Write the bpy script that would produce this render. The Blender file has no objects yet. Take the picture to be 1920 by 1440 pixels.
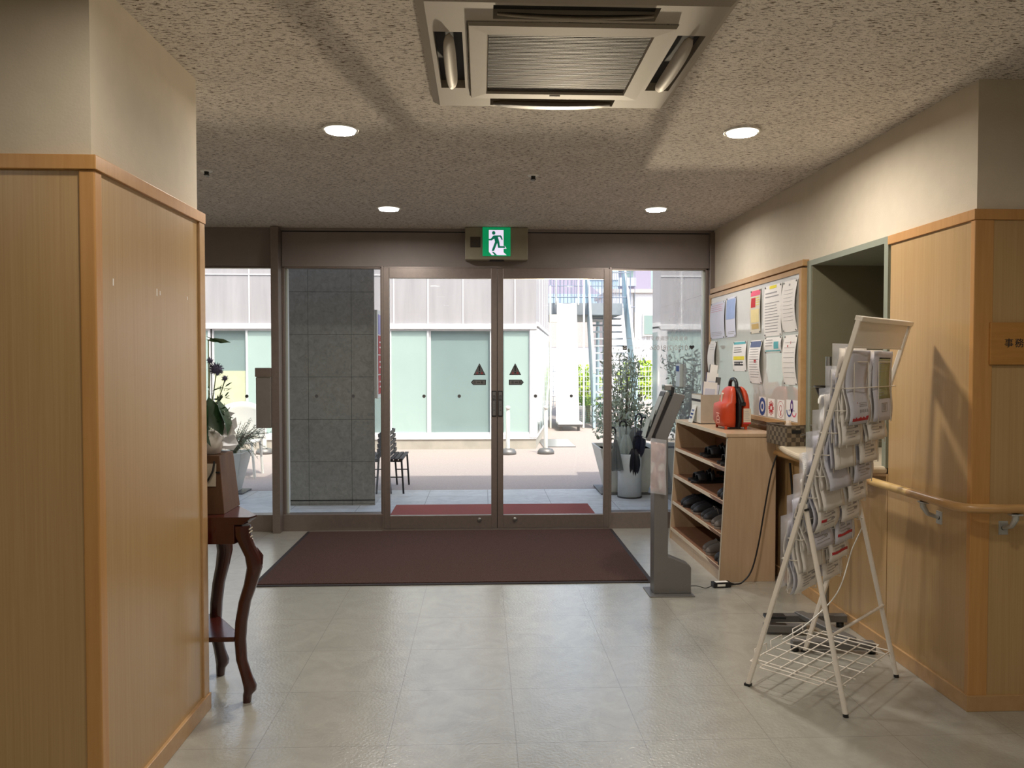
import bpy, math, random
from mathutils import Vector, Matrix
R = math.radians
rnd = random.Random(7)
sc = bpy.context.scene
COL = sc.collection

# ------------------------------------------------------------------ camera, sky, sun, exposure
CAM = Vector((0.0, 0.0, 1.33))
cd = bpy.data.cameras.new('camera'); cam = bpy.data.objects.new('camera', cd); COL.objects.link(cam)
cd.sensor_fit = 'HORIZONTAL'; cd.sensor_width = 36.0; cd.lens = 36.0 * 1442 / 1920
cd.clip_start = 0.05; cd.clip_end = 500
cam.location = CAM; cam.rotation_euler = (R(90 - 1.51), 0, R(-2.26))
sc.camera = cam
w = bpy.data.worlds.new('sky'); sc.world = w; w.use_nodes = True
wn = w.node_tree.nodes; wl = w.node_tree.links; wn.clear()
wo = wn.new('ShaderNodeOutputWorld'); wb = wn.new('ShaderNodeBackground'); sky = wn.new('ShaderNodeTexSky')
sky.sky_type = 'NISHITA'; sky.sun_disc = False; sky.sun_elevation = R(60); sky.sun_rotation = R(150)
sky.air_density = 1.2; sky.dust_density = 5.0; sky.ozone_density = 1.0
wb.inputs[1].default_value = 0.42
wl.new(sky.outputs[0], wb.inputs[0]); wl.new(wb.outputs[0], wo.inputs[0])
sd = bpy.data.lights.new('sun', 'SUN'); sun = bpy.data.objects.new('sun', sd); COL.objects.link(sun)
sd.energy = 4.0; sd.angle = R(0.6); sd.color = (1.0, 0.95, 0.88)
sun.rotation_euler = Vector((0.25, -0.45, 1.0)).to_track_quat('Z', 'Y').to_euler()
sc.view_settings.view_transform = 'Standard'
try: sc.view_settings.look = 'None'
except Exception: pass
sc.view_settings.exposure = 0.0; sc.view_settings.gamma = 1.0
sc.view_settings.use_curve_mapping = False

# ------------------------------------------------------------------ materials
def srgb(r, g, b):
    f = lambda c: (c/255/12.92) if c/255 <= 0.04045 else ((c/255 + 0.055)/1.055)**2.4
    return (f(r), f(g), f(b), 1)
class NT:
    def __init__(s, name):
        s.m = bpy.data.materials.new(name); s.m.use_nodes = True
        s.t = s.m.node_tree; s.n = s.t.nodes; s.l = s.t.links
        s.b = s.n['Principled BSDF']
        s.tc = s.n.new('ShaderNodeTexCoord')
    def link(s, a, b): s.l.new(a, b)
    def mapping(s, scale=(1, 1, 1), loc=(0, 0, 0), out='Object'):
        m = s.n.new('ShaderNodeMapping'); m.inputs['Scale'].default_value = scale; m.inputs['Location'].default_value = loc
        s.link(s.tc.outputs[out], m.inputs[0]); return m.outputs[0]
    def noise(s, vec, scale=5, detail=3, rough=0.55, dist=0):
        n = s.n.new('ShaderNodeTexNoise'); n.inputs['Scale'].default_value = scale
        n.inputs['Detail'].default_value = detail; n.inputs['Roughness'].default_value = rough
        n.inputs['Distortion'].default_value = dist
        s.link(vec, n.inputs['Vector']); return n.outputs['Fac']
    def ramp(s, fac, stops):
        r = s.n.new('ShaderNodeValToRGB'); e = r.color_ramp.elements
        while len(e) < len(stops): e.new(0.5)
        for i, (p, c) in enumerate(stops):
            e[i].position = p; e[i].color = c if len(c) == 4 else (*c, 1)
        s.link(fac, r.inputs[0]); return r.outputs[0]
    def mix(s, fac, a, b, mode='MIX'):
        m = s.n.new('ShaderNodeMix'); m.data_type = 'RGBA'; m.blend_type = mode
        for v, i in ((fac, 0), (a, 6), (b, 7)):
            if hasattr(v, 'links'): s.link(v, m.inputs[i])
            else: m.inputs[i].default_value = v
        return m.outputs[2]
    def bump(s, h, strength=0.3, dist=0.002, normal=None):
        b = s.n.new('ShaderNodeBump'); b.inputs['Strength'].default_value = strength
        b.inputs['Distance'].default_value = dist; s.link(h, b.inputs['Height'])
        if normal is not None: s.link(normal, b.inputs['Normal'])
        return b.outputs[0]
    def setp(s, **k):
        for key, v in k.items():
            i = s.b.inputs[key.replace('_', ' ')]
            if hasattr(v, 'links'): s.link(v, i)
            else: i.default_value = v
        return s
def gs(v): return (v, v, v, 1)
def M(name, col, rough=0.5, metal=0.0, var=0.06, scale=12, bump=0.0, bscale=80, spec=0.5, coat=0.0, alpha=1.0, trans=0.0):
    t = NT(name); c = srgb(*col)
    v = t.mapping()
    f = t.noise(v, scale, 4)
    lo = tuple(x*(1-var) for x in c[:3]) + (1,); hi = tuple(min(1, x*(1+var)) for x in c[:3]) + (1,)
    t.setp(Base_Color=t.ramp(f, [(0.3, lo), (0.7, hi)]), Roughness=rough, Metallic=metal)
    t.b.inputs['Specular IOR Level'].default_value = spec
    t.b.inputs['Coat Weight'].default_value = coat
    t.b.inputs['Alpha'].default_value = alpha
    t.b.inputs['Transmission Weight'].default_value = trans
    if bump: t.setp(Normal=t.bump(t.noise(v, bscale, 3), bump, 0.002))
    return t.m
def emit(name, col, strength):
    t = NT(name); t.setp(Base_Color=srgb(*col), Emission_Color=srgb(*col), Emission_Strength=strength, Roughness=0.4); return t.m
def glass(name, tint=(1, 1, 1, 1), ior=1.45, gloss=1.0, rough=0.0):
    m = bpy.data.materials.new(name); m.use_nodes = True; n = m.node_tree.nodes; l = m.node_tree.links; n.clear()
    o = n.new('ShaderNodeOutputMaterial'); mx = n.new('ShaderNodeMixShader'); tr = n.new('ShaderNodeBsdfTransparent')
    gl = n.new('ShaderNodeBsdfGlossy'); fr = n.new('ShaderNodeFresnel'); mu = n.new('ShaderNodeMath'); mu.operation = 'MULTIPLY'
    fr.inputs[0].default_value = ior; mu.inputs[1].default_value = gloss
    gl.inputs['Roughness'].default_value = rough; tr.inputs[0].default_value = tint
    l.new(fr.outputs[0], mu.inputs[0]); l.new(mu.outputs[0], mx.inputs[0]); l.new(tr.outputs[0], mx.inputs[1]); l.new(gl.outputs[0], mx.inputs[2])
    l.new(mx.outputs[0], o.inputs[0]); return m
def wood(name, c1, c2, rough=0.38, grain=(190, 190, 2.0), coat=0.0, bumpv=0.05, spec=0.5):
    t = NT(name)
    f = t.noise(t.mapping(grain), 1.0, 5, 0.65)
    g = t.noise(t.mapping((grain[0]*0.12, grain[1]*0.12, grain[2]*0.25)), 1.0, 3, 0.5)
    col = t.mix(0.22, t.ramp(f, [(0.32, srgb(*c1)), (0.68, srgb(*c2))]), t.ramp(g, [(0.3, srgb(*c1)), (0.7, srgb(*c2))]))
    t.setp(Base_Color=col, Roughness=rough, Normal=t.bump(f, bumpv, 0.001))
    t.b.inputs['Coat Weight'].default_value = coat; t.b.inputs['Coat Roughness'].default_value = 0.12
    t.b.inputs['Specular IOR Level'].default_value = spec
    return t.m
def tiles(name, sx, sy, c1, c2, joint, mortar, axes, rough, loc=(0, 0), mottle=(6, 0.5), bump=0.1, bscale=90, spec=0.5, coat=0.0, offset=0.0, jb=0.4):
    """square joint grid in the plane given by axes ('xy', 'xz', 'yz')"""
    t = NT(name)
    sep = t.n.new('ShaderNodeSeparateXYZ'); com = t.n.new('ShaderNodeCombineXYZ'); t.link(t.tc.outputs['Object'], sep.inputs[0])
    for k, (a, o) in enumerate(zip(axes, loc)):
        ad = t.n.new('ShaderNodeMath'); ad.operation = 'ADD'; ad.inputs[1].default_value = -o
        t.link(sep.outputs['xyz'.index(a)], ad.inputs[0]); t.link(ad.outputs[0], com.inputs[k])
    br = t.n.new('ShaderNodeTexBrick'); br.offset = offset; br.squash = 1.0
    br.inputs['Scale'].default_value = 1.0; br.inputs['Brick Width'].default_value = sx; br.inputs['Row Height'].default_value = sy
    br.inputs['Mortar Size'].default_value = mortar; br.inputs['Mortar Smooth'].default_value = 0.1
    br.inputs['Color1'].default_value = gs(0.97); br.inputs['Color2'].default_value = gs(1.0); br.inputs['Mortar'].default_value = gs(1.0)
    t.link(com.outputs[0], br.inputs['Vector'])
    v = t.mapping()
    base = t.ramp(t.noise(v, mottle[0], 8, 0.62, mottle[1]), [(0.3, srgb(*c1)), (0.7, srgb(*c2))])
    base = t.mix(1.0, base, br.outputs['Color'], 'MULTIPLY')
    fm = t.n.new('ShaderNodeMath'); fm.operation = 'MULTIPLY'; fm.inputs[1].default_value = jb
    t.link(br.outputs['Fac'], fm.inputs[0])
    col = t.mix(fm.outputs[0], base, srgb(*joint))
    t.setp(Base_Color=col, Roughness=rough, Normal=t.bump(t.noise(v, bscale, 3), bump, 0.003))
    t.b.inputs['Specular IOR Level'].default_value = spec; t.b.inputs['Coat Weight'].default_value = coat
    return t.m
def ceiling_mat():
    t = NT('ceiling board')
    f = t.noise(t.mapping((40, 165, 60)), 1.0, 3, 0.6, 0.5)
    g = t.noise(t.mapping((9, 9, 9)), 1.0, 4, 0.5)
    pit = t.noise(t.mapping((170, 190, 190)), 1.0, 2, 0.5)
    s1 = t.ramp(f, [(0.565, gs(1)), (0.61, gs(0))])
    s2 = t.ramp(pit, [(0.60, gs(1)), (0.72, gs(0.35))])
    mul = t.mix(1.0, s1, s2, 'MULTIPLY')
    base = t.ramp(g, [(0.3, srgb(204, 195, 183)), (0.7, srgb(216, 207, 196))])
    col = t.mix(mul, srgb(104, 88, 72), base)
    t.setp(Base_Color=col, Roughness=0.9, Normal=t.bump(mul, 0.9, 0.004)); t.b.inputs['Specular IOR Level'].default_value = 0.15
    return t.m
def floor_mat():
    m = tiles('vinyl floor', 0.45, 0.45, (152, 150, 140), (170, 168, 158), (106, 103, 94), 0.0016, 'xy', 0.42, (0.12, 2.66), (7, 1.2), 0.0, 40, 0.5, jb=0.55)
    n = m.node_tree.nodes; l = m.node_tree.links; b = n['Principled BSDF']
    tc = n.new('ShaderNodeTexCoord'); nz = n.new('ShaderNodeTexNoise'); nz.inputs['Scale'].default_value = 85; nz.inputs['Detail'].default_value = 2; b.inputs['Roughness'].default_value = 0.30; b.inputs['Coat Weight'].default_value = 1.0; b.inputs['Coat Roughness'].default_value = 0.2
    bp = n.new('ShaderNodeBump'); bp.inputs['Strength'].default_value = 0.55; bp.inputs['Distance'].default_value = 0.0022
    l.new(tc.outputs['Object'], nz.inputs['Vector']); l.new(nz.outputs['Fac'], bp.inputs['Height']); l.new(bp.outputs[0], b.inputs['Normal']); l.new(bp.outputs[0], b.inputs['Coat Normal'])
    return m
def carpet(name, c1, c2):
    t = NT(name); v = t.mapping()
    f = t.noise(v, 260, 3, 0.7)
    t.setp(Base_Color=t.ramp(f, [(0.35, srgb(*c1)), (0.65, srgb(*c2))]), Roughness=0.95, Normal=t.bump(t.noise(v, 320, 2), 0.9, 0.006))
    t.b.inputs['Specular IOR Level'].default_value = 0.1
    return t.m
def weave():
    t = NT('woven strap'); ck = t.n.new('ShaderNodeTexChecker'); ck.inputs['Scale'].default_value = 38
    t.link(t.mapping((1, 1, 1), (0.003, 0.003, 0.003)), ck.inputs[0]); ck.inputs[1].default_value = srgb(112, 98, 78); ck.inputs[2].default_value = srgb(72, 60, 46)
    t.setp(Base_Color=ck.outputs[0], Roughness=0.7, Normal=t.bump(ck.outputs['Fac'], 0.5, 0.003)); return t.m
def concrete_panel():
    t = NT('grey facade panel')
    f = t.noise(t.mapping((7, 7, 0.7)), 1.0, 5, 0.6)
    t.setp(Base_Color=t.ramp(f, [(0.3, srgb(166, 163, 166)), (0.7, srgb(182, 179, 182))]), Roughness=0.75); return t.m
m_floor = floor_mat(); m_ceil = ceiling_mat()
m_wp = M('wallpaper', (206, 194, 174), 0.85, var=0.03, bump=0.25, bscale=140, spec=0.2)
m_lam = wood('maple laminate', (172, 138, 92), (186, 154, 109), 0.28, bumpv=0.03)
m_trim = wood('trim wood', (182, 132, 74), (196, 147, 90), 0.3, (60, 60, 3), bumpv=0.02)
m_base = wood('baseboard wood', (172, 134, 90), (186, 150, 106), 0.32, (20, 20, 20), bumpv=0.02)
m_bronze = M('bronze metal', (134, 122, 115), 0.38, 0.55, 0.05, 40)
m_bronzed = M('dark bronze fascia', (132, 122, 117), 0.6, 0.15, 0.05, 6)
m_black = M('black gap', (14, 13, 13), 0.6)
m_glass = glass('clear glass', (0.965, 0.985, 0.975, 1), 1.40, 0.55)
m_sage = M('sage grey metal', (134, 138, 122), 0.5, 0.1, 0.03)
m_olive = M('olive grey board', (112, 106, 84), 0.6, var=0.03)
m_greyboard = M('grey board', (138, 134, 126), 0.6)
m_mat = carpet('door mat pile', (56, 40, 37), (100, 77, 71))
m_matedge = M('rubber edge', (38, 28, 27), 0.7)
m_redmat = carpet('outdoor mat pile', (146, 80, 74), (176, 108, 98))
m_rail = wood('handrail wood', (176, 134, 84), (196, 154, 102), 0.3, (8, 8, 60))
m_raild = wood('handrail joint wood', (206, 170, 108), (216, 182, 122), 0.3, (8, 8, 60))
m_steel = M('brushed steel', (150, 150, 148), 0.3, 0.9)
m_satin = M('satin silver', (178, 178, 174), 0.45, 0.3)
m_greym = M('silver grey paint', (116, 114, 112), 0.42, 0.45, 0.03)
m_greyd = M('dark grey paint', (92, 90, 90), 0.5, 0.2)
m_blackp = M('black plastic', (20, 20, 23), 0.4)
m_shoe = M('black shoe leather', (24, 24, 28), 0.55, bump=0.2)
m_shoeg = M('grey shoe fabric', (96, 88, 82), 0.8, bump=0.3)
m_shoed = M('charcoal shoe fabric', (40, 39, 42), 0.75, bump=0.3)
m_sole = M('pale rubber sole', (128, 118, 108), 0.7)
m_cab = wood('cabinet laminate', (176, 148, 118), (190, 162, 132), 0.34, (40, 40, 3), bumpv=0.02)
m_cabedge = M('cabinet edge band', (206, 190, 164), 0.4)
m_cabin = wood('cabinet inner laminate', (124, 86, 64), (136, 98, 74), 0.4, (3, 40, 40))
m_white = M('white plastic', (222, 220, 212), 0.4, var=0.02)
m_wire = M('cream painted steel', (232, 224, 212), 0.35, var=0.02)
m_paper = M('white paper', (234, 229, 223), 0.8, var=0.02)
m_paperb = M('lilac paper', (206, 206, 218), 0.7, var=0.02)
m_ink = M('grey print', (164, 160, 160), 0.8)
m_inkd = M('black print', (38, 34, 38), 0.7)
m_inkr = M('red print', (186, 46, 52), 0.7)
m_inkb = M('blue print', (52, 78, 140), 0.7)
m_inkp = M('violet print', (86, 44, 120), 0.7)
m_inky = M('yellow print', (232, 214, 60), 0.7)
m_inkt = M('teal print', (96, 176, 182), 0.7)
m_inkpk = M('pink print', (220, 96, 120), 0.7)
m_greenf = M('form green print', (162, 166, 128), 0.8)
m_plastic = M('clear film', (226, 228, 236), 0.12, alpha=0.35, var=0.01)
m_board = M('glazed white board', (196, 194, 186), 0.06, var=0.02, spec=0.8, coat=0.6)
m_orange = M('orange shell', (188, 62, 22), 0.42, var=0.04, bump=0.12, bscale=300)
m_label = M('cream label', (206, 196, 176), 0.5)
m_card = M('beige card', (188, 176, 158), 0.6)
m_cherry = wood('cherry lacquer', (46, 13, 9), (68, 20, 13), 0.25, (14, 14, 3), coat=0.4)
m_crate = wood('crate wood', (74, 47, 28), (96, 63, 38), 0.55, (30, 30, 4))
m_basket = weave()
m_leafd = M('dark leaf', (40, 66, 38), 0.4, var=0.3)
m_leafo = M('olive leaf', (184, 194, 174), 0.55, var=0.25)
m_leafr = M('rosemary leaf', (150, 164, 138), 0.6, var=0.2)
m_stem = M('plant stem', (118, 104, 84), 0.8)
m_thistle = M('thistle head', (74, 72, 98), 0.8, var=0.2)
m_palm = M('palm frond', (176, 204, 74), 0.5, var=0.2)
m_bush = M('yellow green hedge leaf', (168, 196, 70), 0.6, var=0.25)
m_soil = M('soil', (80, 62, 48), 0.95)
m_pot = M('white planter', (216, 212, 202), 0.5, var=0.03)
m_stand = M('umbrella stand enamel', (206, 208, 208), 0.35)
m_stone = tiles('grey stone tile', 0.4, 0.397, (128, 124, 118), (156, 151, 143), (66, 62, 58), 0.002, 'xz', 0.6, (-1.617, 0.015), (22, 1.0), 0.3, 120, jb=0.9)
m_wallpol = tiles('polished wall tile', 0.4, 0.8, (150, 147, 142), (166, 163, 158), (70, 66, 62), 0.0025, 'yz', 0.04, (6.2, 0.3), (8, 0.6), 0.0, spec=1.0, coat=1.0, jb=0.8)
m_porch = tiles('porch tile', 0.6, 0.3, (176, 176, 176), (204, 204, 204), (120, 118, 116), 0.0035, 'xy', 0.5, (0.06, 6.2), (5, 1.5), 0.15, jb=0.8)
m_asph = M('asphalt', (158, 146, 140), 0.9, var=0.12, scale=60, bump=0.5, bscale=200)
m_panel = concrete_panel(); m_panelj = M('white facade joint', (226, 226, 228), 0.5)
m_frost = M('frosted green glass', (176, 198, 192), 0.22, var=0.04, scale=1.2)
m_frostd = M('tinted green glass', (140, 160, 158), 0.10, var=0.05, scale=1.5)
m_sashw = M('white sash', (220, 220, 222), 0.4)
m_plinth = M('stained concrete', (176, 170, 158), 0.85, var=0.1, scale=5)
m_ywin = M('yellow green film', (208, 214, 178), 0.4)
m_slide = M('polished white slide', (244, 244, 244), 0.3, var=0.01)
m_blue = M('pale blue steel', (168, 192, 200), 0.5)
m_tread = M('galvanised tread', (186, 186, 188), 0.5)
m_far = M('distant white wall', (214, 214, 220), 0.8)
m_farb = M('distant beige wall', (188, 178, 176), 0.8)
m_tower = M('distant hazed plum brick', (158, 150, 172), 0.8)  # plum tone with distance haze mixed into the colour
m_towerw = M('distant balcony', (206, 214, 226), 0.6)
m_towerg = M('distant hazed blue tower', (160, 184, 206), 0.4)  # pale blue includes the distance haze, put into the colour
m_mesh = M('green wire fence', (120, 168, 140), 0.6)
m_meshw = M('white wire fence', (214, 218, 220), 0.6)
m_umbb = M('black umbrella cloth', (26, 26, 36), 0.6)
m_umbc = M('clear vinyl umbrella film', (206, 214, 208), 0.2, alpha=0.55)
m_umbn = M('navy umbrella cloth', (34, 36, 58), 0.6)
m_umbg = M('grey vinyl umbrella film', (120, 124, 124), 0.25, alpha=0.8)

# ------------------------------------------------------------------ mesh builder
class MB:
    def __init__(s): s.v = []; s.f = []; s.m = []; s.s = []
    def add(s, vs, fs, m=0, smooth=False):
        b = len(s.v); s.v += [tuple(v) for v in vs]
        for f in fs: s.f.append(tuple(b + i for i in f)); s.m.append(m); s.s.append(smooth)
        return s
    def box(s, x0, x1, y0, y1, z0, z1, m=0):
        vs = [(x, y, z) for z in (z0, z1) for y in (y0, y1) for x in (x0, x1)]
        return s.add(vs, [(0, 2, 3, 1), (4, 5, 7, 6), (0, 1, 5, 4), (2, 6, 7, 3), (0, 4, 6, 2), (1, 3, 7, 5)], m)
    def obox(s, c, ux, uy, uz, hx, hy, hz, m=0):
        c = Vector(c); ux = Vector(ux).normalized()*hx; uy = Vector(uy).normalized()*hy; uz = Vector(uz).normalized()*hz
        vs = [c + ux*a + uy*b + uz*d for d in (-1, 1) for b in (-1, 1) for a in (-1, 1)]
        return s.add(vs, [(0, 2, 3, 1), (4, 5, 7, 6), (0, 1, 5, 4), (2, 6, 7, 3), (0, 4, 6, 2), (1, 3, 7, 5)], m)
    def quad(s, a, b, c, d, m=0): return s.add([a, b, c, d], [(0, 1, 2, 3)], m)
    def prism(s, pts, fn, d0, d1, m=0):
        n = len(pts); vs = [fn(u, v, d0) for u, v in pts] + [fn(u, v, d1) for u, v in pts]
        fs = [tuple(range(n))[::-1], tuple(range(n, 2*n))] + [(i, (i+1) % n, n+(i+1) % n, n+i) for i in range(n)]
        return s.add(vs, fs, m)
    def tube(s, path, r, n=8, closed=False, m=0, caps=True):
        P = [Vector(p) for p in path]; k = len(P); rr = r if isinstance(r, (list, tuple)) else [r]*k
        vs = []; up = None
        for i in range(k):
            if closed: t = P[(i+1) % k] - P[i-1]
            else: t = P[min(i+1, k-1)] - P[max(i-1, 0)]
            t = t.normalized() if t.length > 1e-9 else Vector((0, 0, 1))
            if up is None:
                up = Vector((0, 0, 1)) if abs(t.z) < 0.9 else Vector((1, 0, 0))
            a = t.cross(up)
            if a.length < 1e-6: a = t.orthogonal()
            a.normalize(); b = a.cross(t).normalized(); up = b
            for j in range(n):
                th = 2*math.pi*j/n; vs.append(P[i] + (a*math.cos(th) + b*math.sin(th))*rr[i])
        fs = []; seg = k if closed else k-1
        for i in range(seg):
            for j in range(n):
                q = (i+1) % k; fs.append((i*n+j, q*n+j, q*n+(j+1) % n, i*n+(j+1) % n))
        s.add(vs, fs, m, True)
        if caps and not closed:
            s.add(vs[:n], [tuple(range(n))], m); s.add(vs[-n:], [tuple(range(n))[::-1]], m)
        return s
    def lathe(s, c, prof, n=24, m=0, axis='z', cap=False, sy=1.0):
        c = Vector(c); vs = []
        for r, h in prof:
            for j in range(n):
                a = 2*math.pi*j/n; x = r*math.cos(a); y = r*math.sin(a)*sy
                vs.append(c + (Vector((x, y, h)) if axis == 'z' else Vector((h, x, y)) if axis == 'x' else Vector((x, h, y))))
        k = len(prof); fs = [(i*n+j, i*n+(j+1) % n, (i+1)*n+(j+1) % n, (i+1)*n+j) for i in range(k-1) for j in range(n)]
        s.add(vs, fs, m, True)
        if cap: s.add(vs[-n:], [tuple(range(n))], m); s.add(vs[:n], [tuple(range(n))[::-1]], m)
        return s
    def loft(s, rings, m=0, closed=True, caps=True, smooth=True):
        n = len(rings[0]); vs = [p for r in rings for p in r]
        fs = [(i*n+j, i*n+(j+1) % n, (i+1)*n+(j+1) % n, (i+1)*n+j) for i in range(len(rings)-1) for j in range(n if closed else n-1)]
        s.add(vs, fs, m, smooth)
        if caps: s.add(rings[0], [tuple(range(n))[::-1]], m); s.add(rings[-1], [tuple(range(n))], m)
        return s
    def grid(s, fn, nu, nv, m=0, smooth=True):
        vs = [fn(i/nu, j/nv) for j in range(nv+1) for i in range(nu+1)]
        fs = [(j*(nu+1)+i, j*(nu+1)+i+1, (j+1)*(nu+1)+i+1, (j+1)*(nu+1)+i) for j in range(nv) for i in range(nu)]
        return s.add(vs, fs, m, smooth)
    def sphere(s, c, r, n=12, m=0, sx=1, sy=1, sz=1):
        pr = []; c = Vector(c); vs = []
        k = n//2
        for i in range(k+1):
            th = math.pi*i/k
            for j in range(n):
                a = 2*math.pi*j/n
                vs.append(c + Vector((r*sx*math.sin(th)*math.cos(a), r*sy*math.sin(th)*math.sin(a), -r*sz*math.cos(th))))
        fs = [(i*n+j, i*n+(j+1) % n, (i+1)*n+(j+1) % n, (i+1)*n+j) for i in range(k) for j in range(n)]
        return s.add(vs, fs, m, True)
    def build(s, name, mats, parent=None, bevel=0, thick=0):
        org = Vector(parent['_o']) if parent is not None and '_o' in parent else Vector((0, 0, 0))
        if parent is None and not name.startswith(STRUCT):
            xs = [v[0] for v in s.v]; ys = [v[1] for v in s.v]; zs = [v[2] for v in s.v]
            org = Vector(((min(xs)+max(xs))/2, (min(ys)+max(ys))/2, min(zs)))
        me = bpy.data.meshes.new(name)
        me.from_pydata([(v[0]-org.x, v[1]-org.y, v[2]-org.z) for v in s.v], [], s.f)
        for i, p in enumerate(me.polygons): p.material_index = s.m[i]; p.use_smooth = s.s[i]
        for mm in (mats if isinstance(mats, (list, tuple)) else [mats]): me.materials.append(mm)
        me.update()
        o = bpy.data.objects.new(name, me); COL.objects.link(o)
        if parent is not None: o.parent = parent; o['_o'] = tuple(org)
        else: o.location = org; o['_o'] = tuple(org)
        if bevel:
            b = o.modifiers.new('bevel', 'BEVEL'); b.width = bevel; b.segments = 2; b.limit_method = 'ANGLE'; b.angle_limit = R(35)
        if thick:
            t = o.modifiers.new('solid', 'SOLIDIFY'); t.thickness = thick; t.offset = 0
        return o
STRUCT = ('wall', 'floor', 'ceiling', 'window', 'door_', 'baseboard', 'trim', 'pillar', 'ground', 'porch', 'canopy', 'stone', 'header', 'transom')
def struct(o): o['kind'] = 'structure'; return o
def tag(o, label, cat, group=None):
    o['label'] = label; o['category'] = cat
    if group: o['group'] = group
    return o
def thing(name, loc, label, cat, group=None):
    o = bpy.data.objects.new(name, None); COL.objects.link(o); o.location = loc; o['_o'] = tuple(loc); o.empty_display_size = 0.05
    return tag(o, label, cat, group)
def text(body, size, mat, parent, origin, U, V, name='lettering', depth=0.0006, align='LEFT', sx=1.0):
    cu = bpy.data.curves.new(name, 'FONT'); cu.body = body; cu.size = size; cu.align_x = align; cu.extrude = depth; cu.resolution_u = 2
    tmp = bpy.data.objects.new('tmp', cu); COL.objects.link(tmp); bpy.context.view_layer.update()
    me = bpy.data.meshes.new_from_object(tmp.evaluated_get(bpy.context.evaluated_depsgraph_get()))
    bpy.data.objects.remove(tmp); U = Vector(U); V = Vector(V); W = U.cross(V); O = Vector(origin)
    mb = MB(); mb.add([O + U*v.co.x*sx + V*v.co.y + W*v.co.z for v in me.vertices], [tuple(p.vertices) for p in me.polygons])
    bpy.data.meshes.remove(me)
    return mb.build(name, mat, parent)
def disc(c, r, axis, n=24): 
    c = Vector(c)
    return [c + (Vector((r*math.cos(2*math.pi*i/n), 0, r*math.sin(2*math.pi*i/n))) if axis == 'y' else Vector((0, r*math.cos(2*math.pi*i/n), r*math.sin(2*math.pi*i/n)))) for i in range(n)]
def arc(c, r, a0, a1, n, pl):
    return [pl(c[0] + r*math.cos(a0+(a1-a0)*i/n), c[1] + r*math.sin(a0+(a1-a0)*i/n)) for i in range(n+1)]

# ------------------------------------------------------------------ room shell
CH = 2.40; YD = 6.15
struct(MB().box(-5.0, 5.0, -4.2, 6.2, -0.1, 0.0).build('floor', m_floor))
struct(MB().box(-5.0, 5.2, -4.2, 6.2, CH, CH+0.25).build('ceiling', m_ceil))
struct(MB().box(-5.2, 5.2, -4.4, -4.2, -0.1, CH+0.25).build('wall_back', m_wp))
# right wall with the reception opening (x = 1.87), panelled below a cap rail
wr = struct(MB().box(1.87, 2.0, 3.46, 4.33, 1.91, CH).box(1.87, 2.0, 4.33, 6.2, 0, CH).box(1.87, 2.0, 2.85, 3.46, 0, CH).box(1.87, 2.0, 3.46, 4.33, 0, 0.82)
            .box(2.0, 5.2, 2.85, 2.95, 0, CH).build('wall_right', m_wp))
MB().box(1.86, 1.87, 2.865, 3.44, 0.06, 1.872).box(1.86, 1.87, 3.445, 4.6, 0.06, 0.82).box(1.86, 1.87, 4.6, 6.2, 0.06, 0.93).build('wainscot_panel', m_lam, wr)
MB().box(1.93, 5.2, 2.84, 2.85, 0.06, 1.872).build('wainscot_panel', m_lam, wr)
MB().box(1.855, 1.93, 2.836, 2.862, 0.06, 1.872).build('corner_post', m_trim, wr, 0.003)
MB().prism([(1.850, 3.452), (1.850, 2.832), (5.2, 2.832), (5.2, 2.85), (1.87, 2.85), (1.87, 3.452)], lambda u, v, d: (u, v, d), 1.872, 1.912).build('cap_rail', m_trim, wr, 0.002)
MB().box(1.832, 1.87, 4.34, 6.12, 1.890, 1.926).build('cap_rail', m_base, wr, 0.002)
struct(MB().prism([(1.85, 6.2), (1.85, 2.832), (5.2, 2.832), (5.2, 2.85), (1.87, 2.85), (1.87, 6.2)], lambda u, v, d: (u, v, d), 0, 0.062).build('baseboard_right', m_base, None, 0.002))
# reception window reveal
wf = struct(MB().box(1.855, 2.5, 4.28, 4.33, 0.85, 1.913).box(1.855, 2.0, 3.455, 3.49, 0.85, 1.913).box(1.855, 2.5, 3.49, 4.28, 1.883, 1.913).build('window_1', m_sage))
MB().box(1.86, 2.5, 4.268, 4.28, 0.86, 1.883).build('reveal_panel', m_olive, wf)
MB().box(2.42, 2.45, 3.2, 4.27, 0.86, 1.95).build('shutter_panel', m_greyboard, wf)
MB().box(2.405, 2.42, 4.17, 4.185, 1.0, 1.80).box(2.405, 2.42, 3.99, 4.07, 0.9, 1.883).build('shutter_edge', m_sage, wf)
MB().box(2.40, 2.418, 3.5, 4.0, 1.845, 1.853).box(2.40, 2.418, 4.0, 4.008, 1.80, 1.853).build('shutter_track', m_black, wf)
MB().box(1.86, 2.5, 3.49, 4.28, 0.82, 0.855).build('window_sill', m_cabedge, wf)
MB().box(2.46, 2.5, 2.95, 4.4, 0.0, 2.4).build('back_panel', m_olive, wf)
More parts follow.
